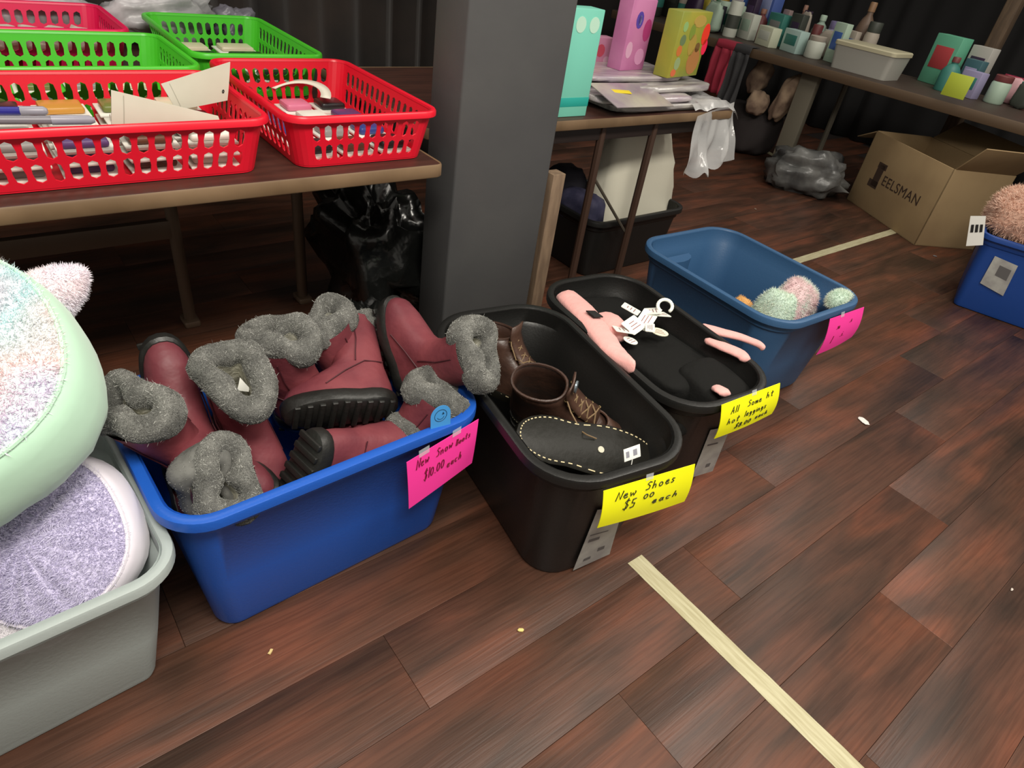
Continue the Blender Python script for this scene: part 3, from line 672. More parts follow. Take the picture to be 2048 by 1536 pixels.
# ================================================================ PLUSH
def plush(name, label, mb, mfur, mbase, loc, rot, hairs, length, width=.002, group=None, seed=1, droop=.1):
    t = thing(name, label, 'plush', loc, 0, group); t.rotation_euler = rot
    b = mb.build('body', mbase, t, ang=3); fur(mb.v, mb.f, hairs, length, width, mfur, b, seed=seed, droop=droop); return t
M_pf1 = fur_mat('pink_mint_fur', [(214, 170, 176), (196, 220, 205)], [(238, 205, 208), (222, 240, 228)], 14)
M_pb1 = mat('pink_mint_base', (220, 190, 192), .95)
M_pf2 = fur_mat('mint_cream_fur', [(190, 214, 196), (214, 222, 202)], [(222, 238, 222), (236, 240, 226)], 14); M_pb2 = mat('mint_base', (200, 220, 204), .95)
M_orng = fur_mat('apricot_fur', [(206, 150, 84), (214, 164, 100)], [(236, 190, 124), (240, 200, 140)], 14); M_orb = mat('apricot_base', (214, 160, 96), .95)
plush('plush_toy', 'pink fluffy plush with mint ends at the end of the slate blue tote', soft_slab((.20, .13, .37), 11, pw=.6), M_pf1, M_pb1, (2.150, .925, .20), (0, 0, .1), 14000, .012)
plush('plush_toy', 'mint and cream fluffy plush beside the pink one', soft_slab((.12, .13, .36), 12, pw=.6), M_pf2, M_pb2, (2.025, .925, .195), (0, .05, 0), 10000, .012)
plush('plush_toy', 'small mint fluffy piece over the rim by the pink card', soft_slab((.12, .06, .06), 13, pw=.8), M_pf2, M_pb2, (2.215, .808, .365), (0, .1, .0), 3000, .010)
plush('plush_toy', 'apricot plush paw on the tote floor ridge', soft_slab((.09, .08, .27), 14, pw=.6), M_orng, M_orb, (2.03, 1.045, .150), (0, 0, .3), 3500, .007)
plush('plush_toy', 'second apricot plush paw close to the mint plush', soft_slab((.07, .07, .29), 15, pw=.6), M_orng, M_orb, (1.94, .95, .155), (0, 0, .6), 2500, .007)
def cushion(label, C, n, up, r, h, mface, mbase, mside, hairs, length, seed, dome=.05, sq=.0):
    mt = frame(Vector(C), n, up); t = thing('plush_cushion', label, 'cushion', mtx=mt, group=None)
    def rad(a): return r * (1 + .035 * math.sin(3 * a + seed) + .02 * math.sin(5 * a + seed * 2) + sq * math.cos(2 * a))
    N = 48
    def ring(k, z, wr=0): return [(rad(2 * math.pi * i / N) * k * math.cos(2 * math.pi * i / N), rad(2 * math.pi * i / N) * k * math.sin(2 * math.pi * i / N), z + wr * nz((math.cos(2 * math.pi * i / N) * 3, math.sin(2 * math.pi * i / N) * 3, z * 8), 1.5, seed)) for i in range(N)]
    MB().loft([ring(.05, -h * 1.5), ring(.5, -h * 1.4), ring(.8, -h * 1.1), ring(.93, -h * .7, .01), ring(.99, -h * .25, .012), ring(1.0, h * .2, .012), ring(.985, h * .6, .008), ring(.955, h * .92, .004), ring(.925, h, 0)], cap0=True).build('gusset', mside, t, ang=3)
    sm = MB().tube(ring(.93, h + .001), .004, 6, loop=True); sm.build('seam_piping', mside, t)
    fm = MB().loft([ring(.93, h), ring(.85, h + dome * .35, .008), ring(.62, h + dome * .75, .014), ring(.35, h + dome, .014), ring(.05, h + dome * 1.08)], cap1=True)
    fo = fm.build('fur_face', mbase, t, ang=3); fur(fm.v, fm.f, hairs, length, .0018, mface, fo, seed=seed, droop=.1, jit=.8)
    return t
M_rain = fur_mat('rainbow_pastel_fur', [(234, 210, 224), (202, 234, 236), (244, 218, 216), (220, 214, 238)], [(238, 214, 228), (206, 236, 238), (248, 220, 218), (222, 216, 240)], 4.5)
M_rainb = mat('rainbow_base', (236, 224, 232), .95, col2=(222, 238, 236), nscale=5)
M_mint = mat('mint_velour', (186, 224, 198), .75, bump=.12, bscale=18, sheen=.3)
M_lavf = fur_mat('lavender_fur', [(190, 184, 214), (204, 198, 224)], [(206, 200, 228), (222, 218, 238)], 9); M_lavb = mat('lavender_base', (206, 200, 226), .95)
M_wvel = mat('white_velour', (222, 216, 226), .8, bump=.12, bscale=18, sheen=.3)
M_whf = fur_mat('white_fur', [(226, 222, 230), (232, 230, 234)], [(236, 234, 238), (244, 242, 244)], 9); M_whb = mat('white_base', (216, 212, 218), .95)
mint = cushion('large round cushion with rainbow pastel fur face and mint green sides', (-.165, 1.065, .60), (-.24, -.38, .89), (0, .5, .8), .236, .09, M_rain, M_rainb, M_mint, 50000, .011, 2, .045)
em = MB().loft([circ(.045, 0, 14, .03), circ(.046, .025, 14, .03), circ(.034, .055, 14, .022), circ(.015, .078, 14, .012), circ(.003, .085, 14, .003)], True, True)
eo = em.build('ear', mat('pale_pink_base', (238, 222, 228), .95), mint, ang=3)
eo.matrix_parent_inverse = mint.matrix_world.inverted()
eo.matrix_world = frame(PY(78, 606, 1.13), (.80, .1, .42), (0, 1, .2))
fur(em.v, em.f, 7000, .007, .0016, fur_mat('pale_pink_fur', [(240, 224, 228), (226, 226, 240)], [(246, 230, 234), (232, 232, 244)], 12), eo, seed=5)
cushion('lavender fur cushion with white side band in the grey tub', PY(100, 1080, .985), (-.40, -.55, .72), (.2, .3, .9), .150, .05, M_lavf, M_lavb, M_wvel, 40000, .008, 4, .03, .06)
cushion('white fluffy cushion at the front of the grey tub', PY(58, 1195, .965), (-.10, -.42, .90), (1, 0, 0), .108, .028, M_whf, M_whb, M_wvel, 20000, .006, 6, .04)
# peach pillow on the dark blue tote at the right
M_peach = fur_mat('peach_fur', [(206, 164, 144), (214, 176, 156)], [(236, 200, 178), (240, 210, 192)], 8); M_peachb = mat('peach_base', (212, 172, 152), .95)
pc = rtote.matrix_world @ Vector((.02, .02, .41))
pl_ = plush('plush_pillow', 'peach fluffy pillow heaped on the dark blue tote', soft_slab((.46, .60, .26), 21, pw=.75, n=30, m=16), M_peach, M_peachb, (pc.x, pc.y, .47), (R_(-5), 0, right_yaw), 16000, .02, .004)
n_ = Vector((-math.cos(right_yaw), -math.sin(right_yaw), -.02)).normalized(); pp_ = Vector((3.60, .86, .2)) + n_ * .012
c = [PP(*q, pp_, n_) for q in ((1941, 432), (1972, 432), (1966, 490), (1932, 492))]; o0 = (c[2] + c[3]) / 2
tt = thing('care_label', 'white care label with dark printed squares hanging from the peach pillow', 'tag', o0)
cm, fn = card_mesh([q - o0 for q in c], 3, 4, .001); cm.build('label_cloth', M_white, tt)
k = MB()
for u in (.14, .42, .70): k.grid(lambda a, b_: fn(u + .18 * a, .28 + .26 * b_, .003), 1, 1)
k.build('print', M_ink, tt)
bpy.context.view_layer.update()
n_ = Vector((-math.cos(right_yaw), -math.sin(right_yaw), -.09)).normalized(); pp_ = Vector((3.60, .86, .33)) - n_ * .0185
sticker(rtote, [PP(*q, pp_, n_) for q in ((1990, 512), (2036, 532), (2006, 592), (1960, 566))], [(.35, .2, .5, .35)])

# ================================================================ BASKETS
def basket(label, x0, x1, y0, y1, z0, h, m, yaw=0.0, nx_=15, ny_=10, group='slotted plastic baskets'):
    sx, sy = x1 - x0, y1 - y0; t = thing('slotted_basket', label, 'basket', ((x0 + x1) / 2, (y0 + y1) / 2, z0), yaw, group)
    lip, r, tp = .012, .04, .022; X, Y = sx - 2 * lip, sy - 2 * lip; n = 5
    top = [Vector((a, b, h)) for a, b in rr(X, Y, r, n)]; bot = [Vector((a, b, .004)) for a, b in rr(X - 2 * tp, Y - 2 * tp, r * .9, n)]
    mb = MB(); N = len(top)
    def quad(a, b, c, d):
        k = len(mb.v); mb.v += [tuple(a), tuple(b), tuple(c), tuple(d)]; mb.f.append((k, k + 1, k + 2, k + 3))
    for s in range(4):
        # corner strip
        for k in range(n):
            i = s * (n + 1) + k; quad(bot[i], bot[i + 1], top[i + 1], top[i])
        i = s * (n + 1) + n; j = (i + 1) % N
        Bm = lambda u, v: (bot[i] * (1 - u) + bot[j] * u) * (1 - v) + (top[i] * (1 - u) + top[j] * u) * v
        cols = ny_ if s in (0, 2) else nx_
        for c in range(cols):
            u0, u1 = c / cols, (c + 1) / cols
            quad(Bm(u0, 0), Bm(u1, 0), Bm(u1, .07), Bm(u0, .07)); quad(Bm(u0, .87), Bm(u1, .87), Bm(u1, 1), Bm(u0, 1))
            for v0, v1 in ((.07, .47), (.47, .87)):
                um, vm, ru, rv = (u0 + u1) / 2, (v0 + v1) / 2, (u1 - u0) * .34, (v1 - v0) * .42
                out = [(u1, vm), (u1, v1), (um, v1), (u0, v1), (u0, vm), (u0, v0), (um, v0), (u1, v0)]
                inn = []
                for q in range(8):
                    a = q * math.pi / 4; cc, ss = math.cos(a), math.sin(a); f = .80 if q % 2 else 1
                    inn.append((um + ru * (cc if q % 2 == 0 else math.copysign(f, cc) * 1.0), vm + rv * (ss if q % 2 == 0 else math.copysign(f * .96, ss))))
                for q in range(8):
                    p = (q + 1) % 8; quad(Bm(*inn[q]), Bm(*out[q]), Bm(*out[p]), Bm(*inn[p]))
    w_ = mb.build('slotted_wall', m, t, smooth=False)
    bm = bmesh.new(); bm.from_mesh(w_.data); bmesh.ops.remove_doubles(bm, verts=bm.verts, dist=.0002); bmesh.ops.recalc_face_normals(bm, faces=bm.faces); bm.to_mesh(w_.data); bm.free()
    md = w_.modifiers.new('thickness', 'SOLIDIFY'); md.thickness = .003; md.offset = 0
    MB().loft([[(p.x, p.y, z) for p in bot] for z in (.0, .005)], True, True).build('base', m, t)
    q = lambda d, z: [(a, b, z) for a, b in rr(X + 2 * d, Y + 2 * d, r + d, 6)]
    MB().loft([q(-.003, h - .002), q(-.001, h + .003), q(.004, h + .005), q(lip - .003, h + .004), q(lip, h), q(lip, h - .010), q(lip - .003, h - .011), q(lip - .004, h - .002), q(.002, h - .002)], loop=True).build('rim', m, t)
    return t
M_rb = mat('red_basket_plastic', (222, 22, 46), .35, spec=.45); M_gb = mat('green_basket_plastic', (76, 196, 44), .35, spec=.45); M_mb = mat('crimson_basket_plastic', (226, 24, 84), .35, spec=.45)
ZB, HB = .742, .118
basket('red slotted basket set lengthwise at the table front with booklets and pens', -.055, .527, 1.432, 1.862, ZB, HB, M_rb)
basket('red slotted basket set end-on at the table corner by the column', .552, .952, 1.428, 1.992, ZB, HB, M_rb, nx_=10, ny_=15)
basket('green slotted basket directly behind the red basket with booklets', -.062, .522, 1.885, 2.295, ZB, HB, M_gb, R_(.6))
basket('green slotted basket set end-on at the back near the clear bags', .538, .925, 2.03, 2.63, ZB, HB, M_gb, R_(-1), nx_=10, ny_=15)
basket('crimson basket of pale packets at the back of the table', -.13, .455, 2.315, 2.735, ZB, HB, M_mb, R_(.5))
# packets inside the baskets
PCOL = {'white': (226, 224, 214), 'grey': (140, 138, 136), 'black': (34, 32, 34), 'violet': (88, 64, 110), 'amber': (196, 140, 60), 'blue': (50, 66, 130), 'olive': (110, 118, 60), 'brown': (96, 62, 46), 'cream': (214, 204, 176), 'pink': (214, 120, 150)}
def packet(label, x, y, z, s, rz, col, tilt=(0, 0), group='packets in the baskets'):
    t = thing('blister_packet', label, 'packet', (x, y, z), 0, group); t.rotation_euler = (R_(tilt[0]), R_(tilt[1]), rz)
    a, b, c = s
    MB().box((0, 0, c * .12), (a, b, c * .24), b=.0012).build('backing_card', mat('pk_' + 'white', PCOL['white'], .45), t)
    MB().box((0, 0, c * .58), (a * .82, b * .7, c * .7), b=c * .25).build('blister', mat('pk_' + col, PCOL[col], .3), t)
def fill(x0, x1, y0, y1, cols, where, seed, layers=2, zs=.024, nx=3, ny=2):
    random.seed(seed); k = 0
    for L in range(layers):
        for i in range(nx):
            for j in range(ny):
                cx = x0 + (x1 - x0) * (i + .5) / nx; cy = y0 + (y1 - y0) * (j + .5) / ny; c = cols[k % len(cols)]; k += 1
                packet('%s packet, %s layer, %s, %s of %s' % (c, ('bottom', 'second', 'third')[L], ('front wall', 'back wall') [j] if ny == 2 else ('front wall', 'front middle', 'back middle', 'back wall')[j] if ny == 4 else ('front wall', 'middle', 'back wall')[j], ('far end', 'column end')[i] if nx == 2 else ('far end', 'centre', 'column end')[i] if nx == 3 else ('far end', 'far half', 'column half', 'column end')[i], where), cx, cy, ZB + .008 + L * zs + .001, ((x1 - x0) / nx * .86, (y1 - y0) / ny * .86, zs * .9), random.uniform(-.06, .06), c)
fill(.0, .47, 1.475, 1.82, ['grey', 'white', 'black', 'violet', 'white', 'amber', 'brown', 'white', 'olive', 'white', 'black', 'cream'], 'the red basket of booklets', 1, 3, .024, 4, 3)
fill(.60, .905, 1.475, 1.94, ['black', 'blue', 'violet', 'black', 'brown', 'grey', 'white', 'pink'], 'the red basket by the column', 2, 1, .030, 3, 4)
fill(.58, .88, 2.08, 2.58, ['black', 'grey', 'black', 'cream'], 'the green basket at the back', 3, 2, .022, 2, 4)
fill(-.0, .46, 1.93, 2.25, ['olive', 'cream', 'grey'], 'the green basket behind the booklets', 4, 1, .02, 4, 2)
M_pkb = mat('pale_wrapped_paper', (206, 196, 182), .8, bump=.4, bscale=30)
random.seed(9)
for i in range(7):
    o = soft_slab((.085, .1, .055), 40 + i, n=14, m=8, lump=.25, pw=.7).build('wrapped_bundle', M_pkb, loc=(-.02 + i * .064, 2.40 + .03 * (i % 2), ZB + .036 + .03), ang=3)
    tag(o, 'crumpled pale wrapped bundle in the crimson basket', 'bundle', 'pale bundles in the crimson basket')
    o2 = soft_slab((.085, .2, .07), 60 + i, n=14, m=8, lump=.2, pw=.7).build('wrapped_bundle', M_pkb, loc=(-.02 + i * .064, 2.56, ZB + .036 + .006), ang=3)
    tag(o2, 'crumpled pale wrapped bundle in the crimson basket', 'bundle', 'pale bundles in the crimson basket')
# booklets standing in the red basket
M_book = mat('pale_booklet', (206, 204, 188), .6, col2=(196, 194, 176), nscale=6)
def booklet(label, px, Y, lean=0):
    c = [PY(*q, Y) for q in px]; o0 = (c[2] + c[3]) / 2; t = thing('booklet', label, 'booklet', o0)
    cm, fn = card_mesh([q - o0 for q in c], 4, 4, .003, .0016); cm.build('cover', M_book, t)
    k = MB(); k.grid(lambda a, b: fn(.10 + .008 * a, .06 + .86 * b, .0021), 1, 4); k.build('spine_fold', mat('booklet_crease', (170, 168, 152), .7), t)
    return t, fn
booklet('cream booklet leaning in the red basket with a slanting top edge', ((222, 180), (436, 232), (445, 262), (222, 262)), 1.50)
t, fn = booklet('cream card with a punched hole standing behind the slanting booklet', ((322, 168), (460, 124), (454, 200), (352, 220)), 1.64)
k = MB(); k.tube([fn(.90 + .014 * math.cos(a), .72 + .04 * math.sin(a), .002) for a in [2 * math.pi * q / 10 for q in range(10)]], .0012, 4, loop=True); k.build('punched_hole', M_ink, t)
def pen(label, a, b, col, r=.006):
    a, b = Vector(a), Vector(b); d = b - a; t = thing('marker_pen', label, 'pen', a); L = d.length; t.matrix_world = frame(a, d, Vector((0, 0, 1)) if abs(d.normalized().z) < .9 else Vector((0, 1, 0)))
    MB().loft([circ(r, 0, 10), circ(r, L * .62, 10)], True, True).build('barrel', mat('pen_' + label[:4], col, .35), t)
    MB().loft([circ(r * 1.15, L * .60, 10), circ(r * 1.1, L * .95, 10), circ(r * .6, L, 10)], True, True).build('cap', mat('pen_cap_grey', (150, 148, 160), .35), t)
pen('blue marker pen lying over the packets in the red basket', P(-40, 222, .84), P(95, 222, .845), (44, 44, 140), .008)
pen('grey marker pen lying beside the blue one', P(-40, 240, .84), P(190, 240, .835), (120, 116, 124), .008)
# white discs and stick in the right red basket
M_disc = mat('white_disc_card', (222, 220, 204), .5)
t = thing('curved_card', 'pale curved cardboard collar lying in the red basket by the column', 'card', P(590, 195, .785)); 
MB().loft([[(R1 * math.cos(a), R1 * math.sin(a), zz) for a in [R_(20 + 150 * k / 16) for k in range(17)]] for R1, zz in ((.10, .0), (.072, .004))], closed=False).build('collar', M_disc, t, solid=.002, rot=(.3, 0, -.5)); t.rotation_euler = (0, 0, -.5)
# loose clear bags at the back of the table
M_film = mat('clear_film', (214, 214, 214), .18, alpha=.55, spec=.7, bump=.6, bscale=14)
def film_bag(name, label, loc, size, seed, m=None, rot=(0, 0, 0), group=None, lump=.35):
    mb = soft_slab(size, seed, n=34, m=22, lump=lump, pw=.75)
    rng = [(x * (1 + .10 * nz((x * 9, y * 9, z * 9), 2.4, seed)), y * (1 + .10 * nz((y * 9, z * 9, x * 9), 2.4, seed)), z * (1 + .08 * nz((z * 12, x * 9, y * 9), 2, seed))) for x, y, z in mb.v]; mb.v = rng
    o = mb.build(name, m or M_film, loc=loc, rot=rot, ang=2.0); return tag(o, label, 'bag', group)
M_milk = mat('milky_plastic_bag', (196, 192, 196), .3, col2=(150, 150, 152), nscale=8, bump=.5, bscale=12)
film_bag('plastic_bag', 'milky plastic bag behind the green basket at the back', (.64, 2.75, ZB + .090), (.34, .18, .15), 3, M_milk)
film_bag('plastic_bag', 'milky plastic bag behind the crimson basket', (.30, 2.795, ZB + .075), (.30, .10, .13), 4, M_milk)
film_bag('plastic_bag', 'grey plastic bag at the back corner of the basket table', (.885, 2.74, ZB + .068), (.14, .14, .12), 5, mat('grey_plastic_bag', (110, 108, 118), .3, bump=.5, bscale=12))

# ================================================================ BESIDE AND BEHIND THE COLUMN
M_bin = mat('black_bin_bag', (20, 21, 20), .22, bump=.9, bscale=11, spec=.7)
film_bag('bin_bag', 'shiny black bin bag slumped under the tables beside the column', (1.02, 1.93, .245), (.30, .46, .48), 8, M_bin, lump=.45)
film_bag('bin_bag', 'low black bin bag on the floor behind the back row of boots', (.80, 1.54, .135), (.28, .26, .26), 9, M_bin, lump=.5)
bd = thing('wooden_board', 'narrow tan wooden board standing against the side of the column', 'board', (1.53, 1.60, 0))
MB().box((0, 0, .30), (.055, .05, .60), b=.002).build('plank_body', mat('tan_board', (134, 112, 90), .7, col2=(112, 92, 74), stretch=(6, 6, 1)), bd)
MB().box((0, -.001, .012), (.059, .054, .024), b=.002).build('end_band', mat('board_end', (94, 76, 60), .7), bd)

# goods on the second table
M_mintbox = mat('mint_carton', (126, 212, 190), .45)
mbx = thing('tall_carton', 'tall mint green carton with teal band at the table edge by the column', 'box', (1.675, 1.755, TZ + .001))
MB().box((0, 0, .165), (.135, .07, .33), b=.002).build('carton', M_mintbox, mbx)
MB().box((0, 0, .048), (.1365, .0715, .03), b=.001).build('teal_band', mat('teal_print', (40, 168, 156), .45), mbx)
for s in (-1, 1): MB().loft([circ(.022, -.0368, 16, .022), circ(.022, -.0352, 16)], True, True).build('pale_dot', mat('pale_mint_print', (196, 236, 214), .45), mbx, loc=(s * .03, 0, .285), rot=(R_(90), 0, 0)) if False else MB().loft([[(s * .03 + .022 * math.cos(a), yy, .285 + .024 * math.sin(a)) for a in [2 * math.pi * k / 16 for k in range(16)]] for yy in (-.0362, -.034)], True, True).build('pale_dot', mat('pale_mint_print', (196, 236, 214), .45), mbx)
M_pack = mat('glossy_pack', (196, 192, 186), .2, col2=(150, 142, 146), nscale=5, stretch=(1, 6, 1), alpha=.9, bump=.4, bscale=9, spec=.6)
M_pack2 = mat('glossy_pack_lilac', (168, 154, 166), .2, col2=(196, 190, 184), nscale=4, stretch=(1, 5, 1), bump=.4, bscale=9, spec=.6)
zz = TZ + .002
for i, (x, y, sx, sy, sz, rz, m) in enumerate(((2.22, 1.865, .68, .32, .026, .02, M_pack), (2.10, 1.90, .52, .34, .024, -.04, M_pack2), (2.30, 1.93, .50, .30, .024, .06, M_pack), (2.14, 2.0, .56, .30, .024, -.03, M_pack2))):
    loose('film_packet', ('wide', 'lilac', 'slightly turned', 'uppermost')[i] + ' flat film-wrapped packet in the stack on the goods table', 'packet', soft_slab((sx, sy, sz), 80 + i, lump=.12, pw=.3), m, (x, y, zz + sz / 2), (0, 0, rz), 'film-wrapped packets on the goods table'); zz += sz * .97
loose('film_packet', 'lilac printed sheet in film at the front edge with a yellow stripe', 'packet', MB().box((0, 0, 0), (.34, .16, .004), b=.001), mat('lilac_print', (150, 134, 146), .25, col2=(178, 172, 160), nscale=5), P(1265, 190, .80), (R_(16), R_(2), R_(4)), ang=.7)
ys = loose('yellow_stripe_card', 'bright yellow slip showing through the film packets', 'paper', MB().box((0, 0, 0), (.10, .022, .002), b=.0006), mat('bright_yellow_slip', (232, 208, 40), .4), P(1240, 183, .81), (R_(16), R_(2), R_(-8)), ang=.7)
def carton(label, x, y, z, s, rz, m, bits, name='carton', tilt=0):
    t = thing(name, label, 'box', (x, y, z), rz); t.rotation_euler = (R_(tilt), 0, rz)
    MB().box((0, 0, s[2] / 2), s, b=.003).build('carton', m, t)
    for u, v, ru, rv, c in bits:
        nm = 'pr_%d_%d_%d' % c
        MB().loft([[(s[0] * (u - .5) + ru * math.cos(a), -s[1] / 2 - yy, s[2] * v + rv * math.sin(a)) for a in [2 * math.pi * k / 12 for k in range(12)]] for yy in (.0009, -.001)], True, True).build('printed_patch', mat(nm, c, .45), t)
    return t
M_lime = mat('lime_gold_carton', (164, 158, 58), .45, col2=(140, 150, 60), nscale=6)
q = PY(1352, 156, 1.86); zs_ = max(zz, q.z)
carton('yellow green carton printed with coloured fruit spots and a red sticker', q.x, 1.87, zz, (.24, .07, .235), .18, M_lime,
       [(.18, .78, .018, .018, (150, 190, 120)), (.2, .58, .022, .02, (110, 130, 90)), (.16, .42, .02, .02, (206, 120, 60)), (.2, .22, .022, .024, (150, 170, 120)), (.14, .08, .02, .014, (216, 110, 70)), (.62, .86, .05, .022, (190, 160, 80)), (.55, .5, .03, .04, (176, 150, 70)), (.72, .24, .05, .05, (176, 122, 70)), (.45, .7, .022, .03, (130, 150, 60)), (.75, .46, .02, .018, (120, 90, 50)), (.93, .66, .03, .04, (240, 60, 40)), (1.0, .46, .022, .03, (244, 40, 80))])
M_pkbx = mat('pink_doll_carton', (206, 130, 176), .4, col2=(190, 110, 160), nscale=6)
q = PY(1268, 120, 1.94)
carton('pink and violet carton with an oval window standing behind the film packets', q.x, 1.98, zz, (.15, .07, .25), .1, M_pkbx, [(.4, .72, .022, .03, (90, 70, 170)), (.4, .72, .012, .018, (190, 190, 230)), (.8, .58, .025, .04, (176, 60, 120)), (.2, .3, .02, .03, (222, 170, 200)), (.7, .2, .03, .03, (214, 150, 190))])
q = PY(1226, 92, 2.06)
carton('small pink carton with a red spot beside the taller pink carton', q.x - .02, 2.12, zz - .03, (.11, .06, .12), -.1, mat('light_pink_carton', (214, 146, 178), .45), [(.4, .6, .022, .024, (216, 90, 110)), (.75, .3, .016, .016, (230, 190, 210))])
q = PY(1180, 10, 1.95); carton('dark carton behind the mint green carton', q.x + .02, 2.2, TZ + .002, (.15, .08, .24), 0, mat('dark_violet_carton', (40, 28, 44), .5), [(.5, .8, .03, .03, (196, 160, 150))])
# clear film hanging from the table corner
def film_sheet():
    A, B = Vector((2.30, 1.667, .735)), Vector((2.63, 1.74, .76)); D1, D2 = PY(1350, 352, 1.66), PY(1452, 318, 1.66)
    mb = MB()
    def fn(u, v):
        top = A.lerp(B, u); bot = D1.lerp(D2, u); p = top.lerp(bot, v)
        p.y += -.012 - .05 * v * (.4 + nz((u * 5, v * 1.2, 0), 1.4, 3)) - .015 * math.sin(u * 17 + v * 2) * v; p.x += .02 * math.sin(u * 9) * v; p.z += .012 * math.sin(u * 26) * v
        return p
    mb.grid(fn, 40, 24)
    def cap(u, v):
        p = Vector((2.30 + .31 * u, 1.672 + .30 * v, .772 + .015 * nz((u * 6, v * 6, 1), 1, 2)))
        if u > .85: p.z -= (u - .85) * .35
        if v < .06: p.z -= .02
        return p
    mb.grid(cap, 16, 14)
    return mb
tag(film_sheet().build('clear_film', M_film, ang=1.0), 'crinkled clear plastic film draped off the corner of the goods table', 'film')
# in the low black bin
pw_ = thing('white_pillow', 'white pillow standing in the low black bin under the goods table', 'pillow', (2.30, 1.93, .02)); pw_.rotation_euler = (R_(-6), R_(3), R_(-8))
MB_ = soft_slab((.44, .16, .63), 91, n=30, m=18, lump=.14, pw=.62); MB_.v = [(x * (1.0 - .45 * (z / .6)) + .05 - .1 * z, y, z + .33) for x, y, z in MB_.v]
MB_.build('pillow_body', mat('white_pillow_cloth', (218, 214, 196), .85, bump=.2, bscale=9), pw_, ang=3)
MB().tube([(.17 * math.cos(a), -.0, .32 + .29 * math.sin(a)) for a in [2 * math.pi * k / 32 for k in range(32)]], .004, 6, loop=True).build('piping', mat('white_piping', (206, 200, 184), .85), pw_)
M_nvc = mat('navy_cloth', (40, 40, 66), .8, col2=(62, 60, 84), nscale=18, bump=.2, bscale=20)
loose('folded_garment', 'navy patterned garment in the low bin beside the white pillow', 'garment', soft_slab((.12, .22, .14), 92), M_nvc, (2.06, 1.95, .275), (0, 0, .2))
loose('folded_garment', 'dark grey garment draped at the back of the low bin', 'garment', soft_slab((.16, .16, .2), 93), mat('charcoal_cloth', (48, 46, 56), .85, bump=.2), (2.10, 2.12, .30), (0, 0, -.2))

# ================================================================ FAR SIDE
M_card = mat('brown_cardboard', (158, 134, 98), .8, col2=(148, 124, 90), nscale=4, bump=.05)
A, B = Vector((4.68, 1.965, 0)), Vector((4.31, 1.313, 0)); dx = (B - A); Lb = dx.length; yawb = math.atan2(dx.y, dx.x)
cb = thing('cardboard_box', 'open brown cardboard box with printed logo on the floor under the far table', 'box', ((A + B) / 2), yawb)
dep, hb, th = .42, .46, .006
MB().box((0, th / 2, hb / 2), (Lb, th, hb), b=.001).build('front_panel', M_card, cb); MB().box((0, dep - th / 2, hb / 2), (Lb, th, hb), b=.001).build('back_panel', M_card, cb)
for s in (-1, 1): MB().box((s * (Lb / 2 - th / 2), dep / 2, hb / 2), (th, dep, hb), b=.001).build('side_panel', M_card, cb)
MB().box((0, dep / 2, th / 2), (Lb, dep, th), b=.001).build('bottom_panel', M_card, cb)
def flap(name, L, W, loc, rot): MB().box((0, W / 2, 0), (L, W, th), b=.001).build(name, M_card, cb, loc=loc, rot=rot)
flap('flap', dep - .02, .2, (Lb / 2 - .003, dep / 2, hb), (R_(50), 0, R_(-90))); flap('flap', dep - .02, .2, (-Lb / 2 + .003, dep / 2, hb), (R_(-25), 0, R_(90)))
flap('flap', Lb - .02, .2, (0, dep, hb), (R_(35), 0, 0)); flap('flap', Lb - .02, .19, (0, .003, hb), (R_(-78), 0, 0))
M_pr = mat('dark_brown_print', (62, 46, 36), .7)
def slab_poly(pts, y=-.0012): return [[(x, yy, z) for x, z in pts] for yy in (y, .001)]
mk = MB()
mk.loft(slab_poly([(-.215, .16), (-.155, .16), (-.15, .30), (-.215, .30)]), True, True); mk.loft(slab_poly([(-.245, .15), (-.15, .15), (-.15, .195), (-.245, .195)]), True, True)
mk.loft(slab_poly([(-.22, .275), (-.135, .275), (-.135, .31), (-.22, .31)]), True, True)
mk.build('printed_mark', M_pr, cb, smooth=False)
cu = bpy.data.curves.new('printed_word', 'FONT'); cu.body = 'EELSMAN'; cu.size = .085; cu.extrude = .0006; cu.space_character = 1.08
cu.materials.append(M_pr); to_ = bpy.data.objects.new('word_curve', cu); COL.objects.link(to_); bpy.context.view_layer.update(); wm = bpy.data.meshes.new_from_object(to_.evaluated_get(bpy.context.evaluated_depsgraph_get())); bpy.data.objects.remove(to_)
wo = bpy.data.objects.new('printed_word', wm); COL.objects.link(wo); wo.parent = cb; wo.location = (-.125, -.0012, .195); wo.rotation_euler = (R_(90), 0, 0)
film_bag('plastic_bag', 'grey translucent plastic bag slumped on the floor beside the cardboard box', P(1612, 345, .12), (.34, .50, .30), 12, mat('smoky_plastic', (104, 104, 102), .3, col2=(70, 70, 70), nscale=7, bump=.5, bscale=12), (0, 0, R_(28)))
# cloths and stuffed things at the left part of the far table
def hanging(label, px, X, wpx, z0, m, seed):
    a, b = PX(px, 110, X), PX(px + wpx, 125, X); mb = MB()
    def fn(u, v):
        y = a.y + (b.y - a.y) * u; z = .70 - (.70 - z0) * v
        return (X - .012 - .02 * math.sin(u * 14 + seed) * (.3 + v) - .02 * nz((u * 4, v * 3, 0), 1, seed), y, z)
    mb.grid(fn, 24, 10); mb.grid(lambda u, v: (X - .012 + .10 * v, fn(u, 0)[1], .70 + min(.047, v * .4)), 24, 8)
    return tag(mb.build('hanging_garment', m, ang=3, solid=.004), label, 'garment', 'garments hung over the far table edge')
hanging('crimson garment hanging over the edge of the far table', 1428, 4.50, 34, .40, mat('crimson_cloth', (150, 36, 58), .85), 1)
hanging('charcoal garment hanging beside the crimson one', 1466, 4.50, 30, .30, mat('charcoal_garment', (52, 52, 54), .85), 2)
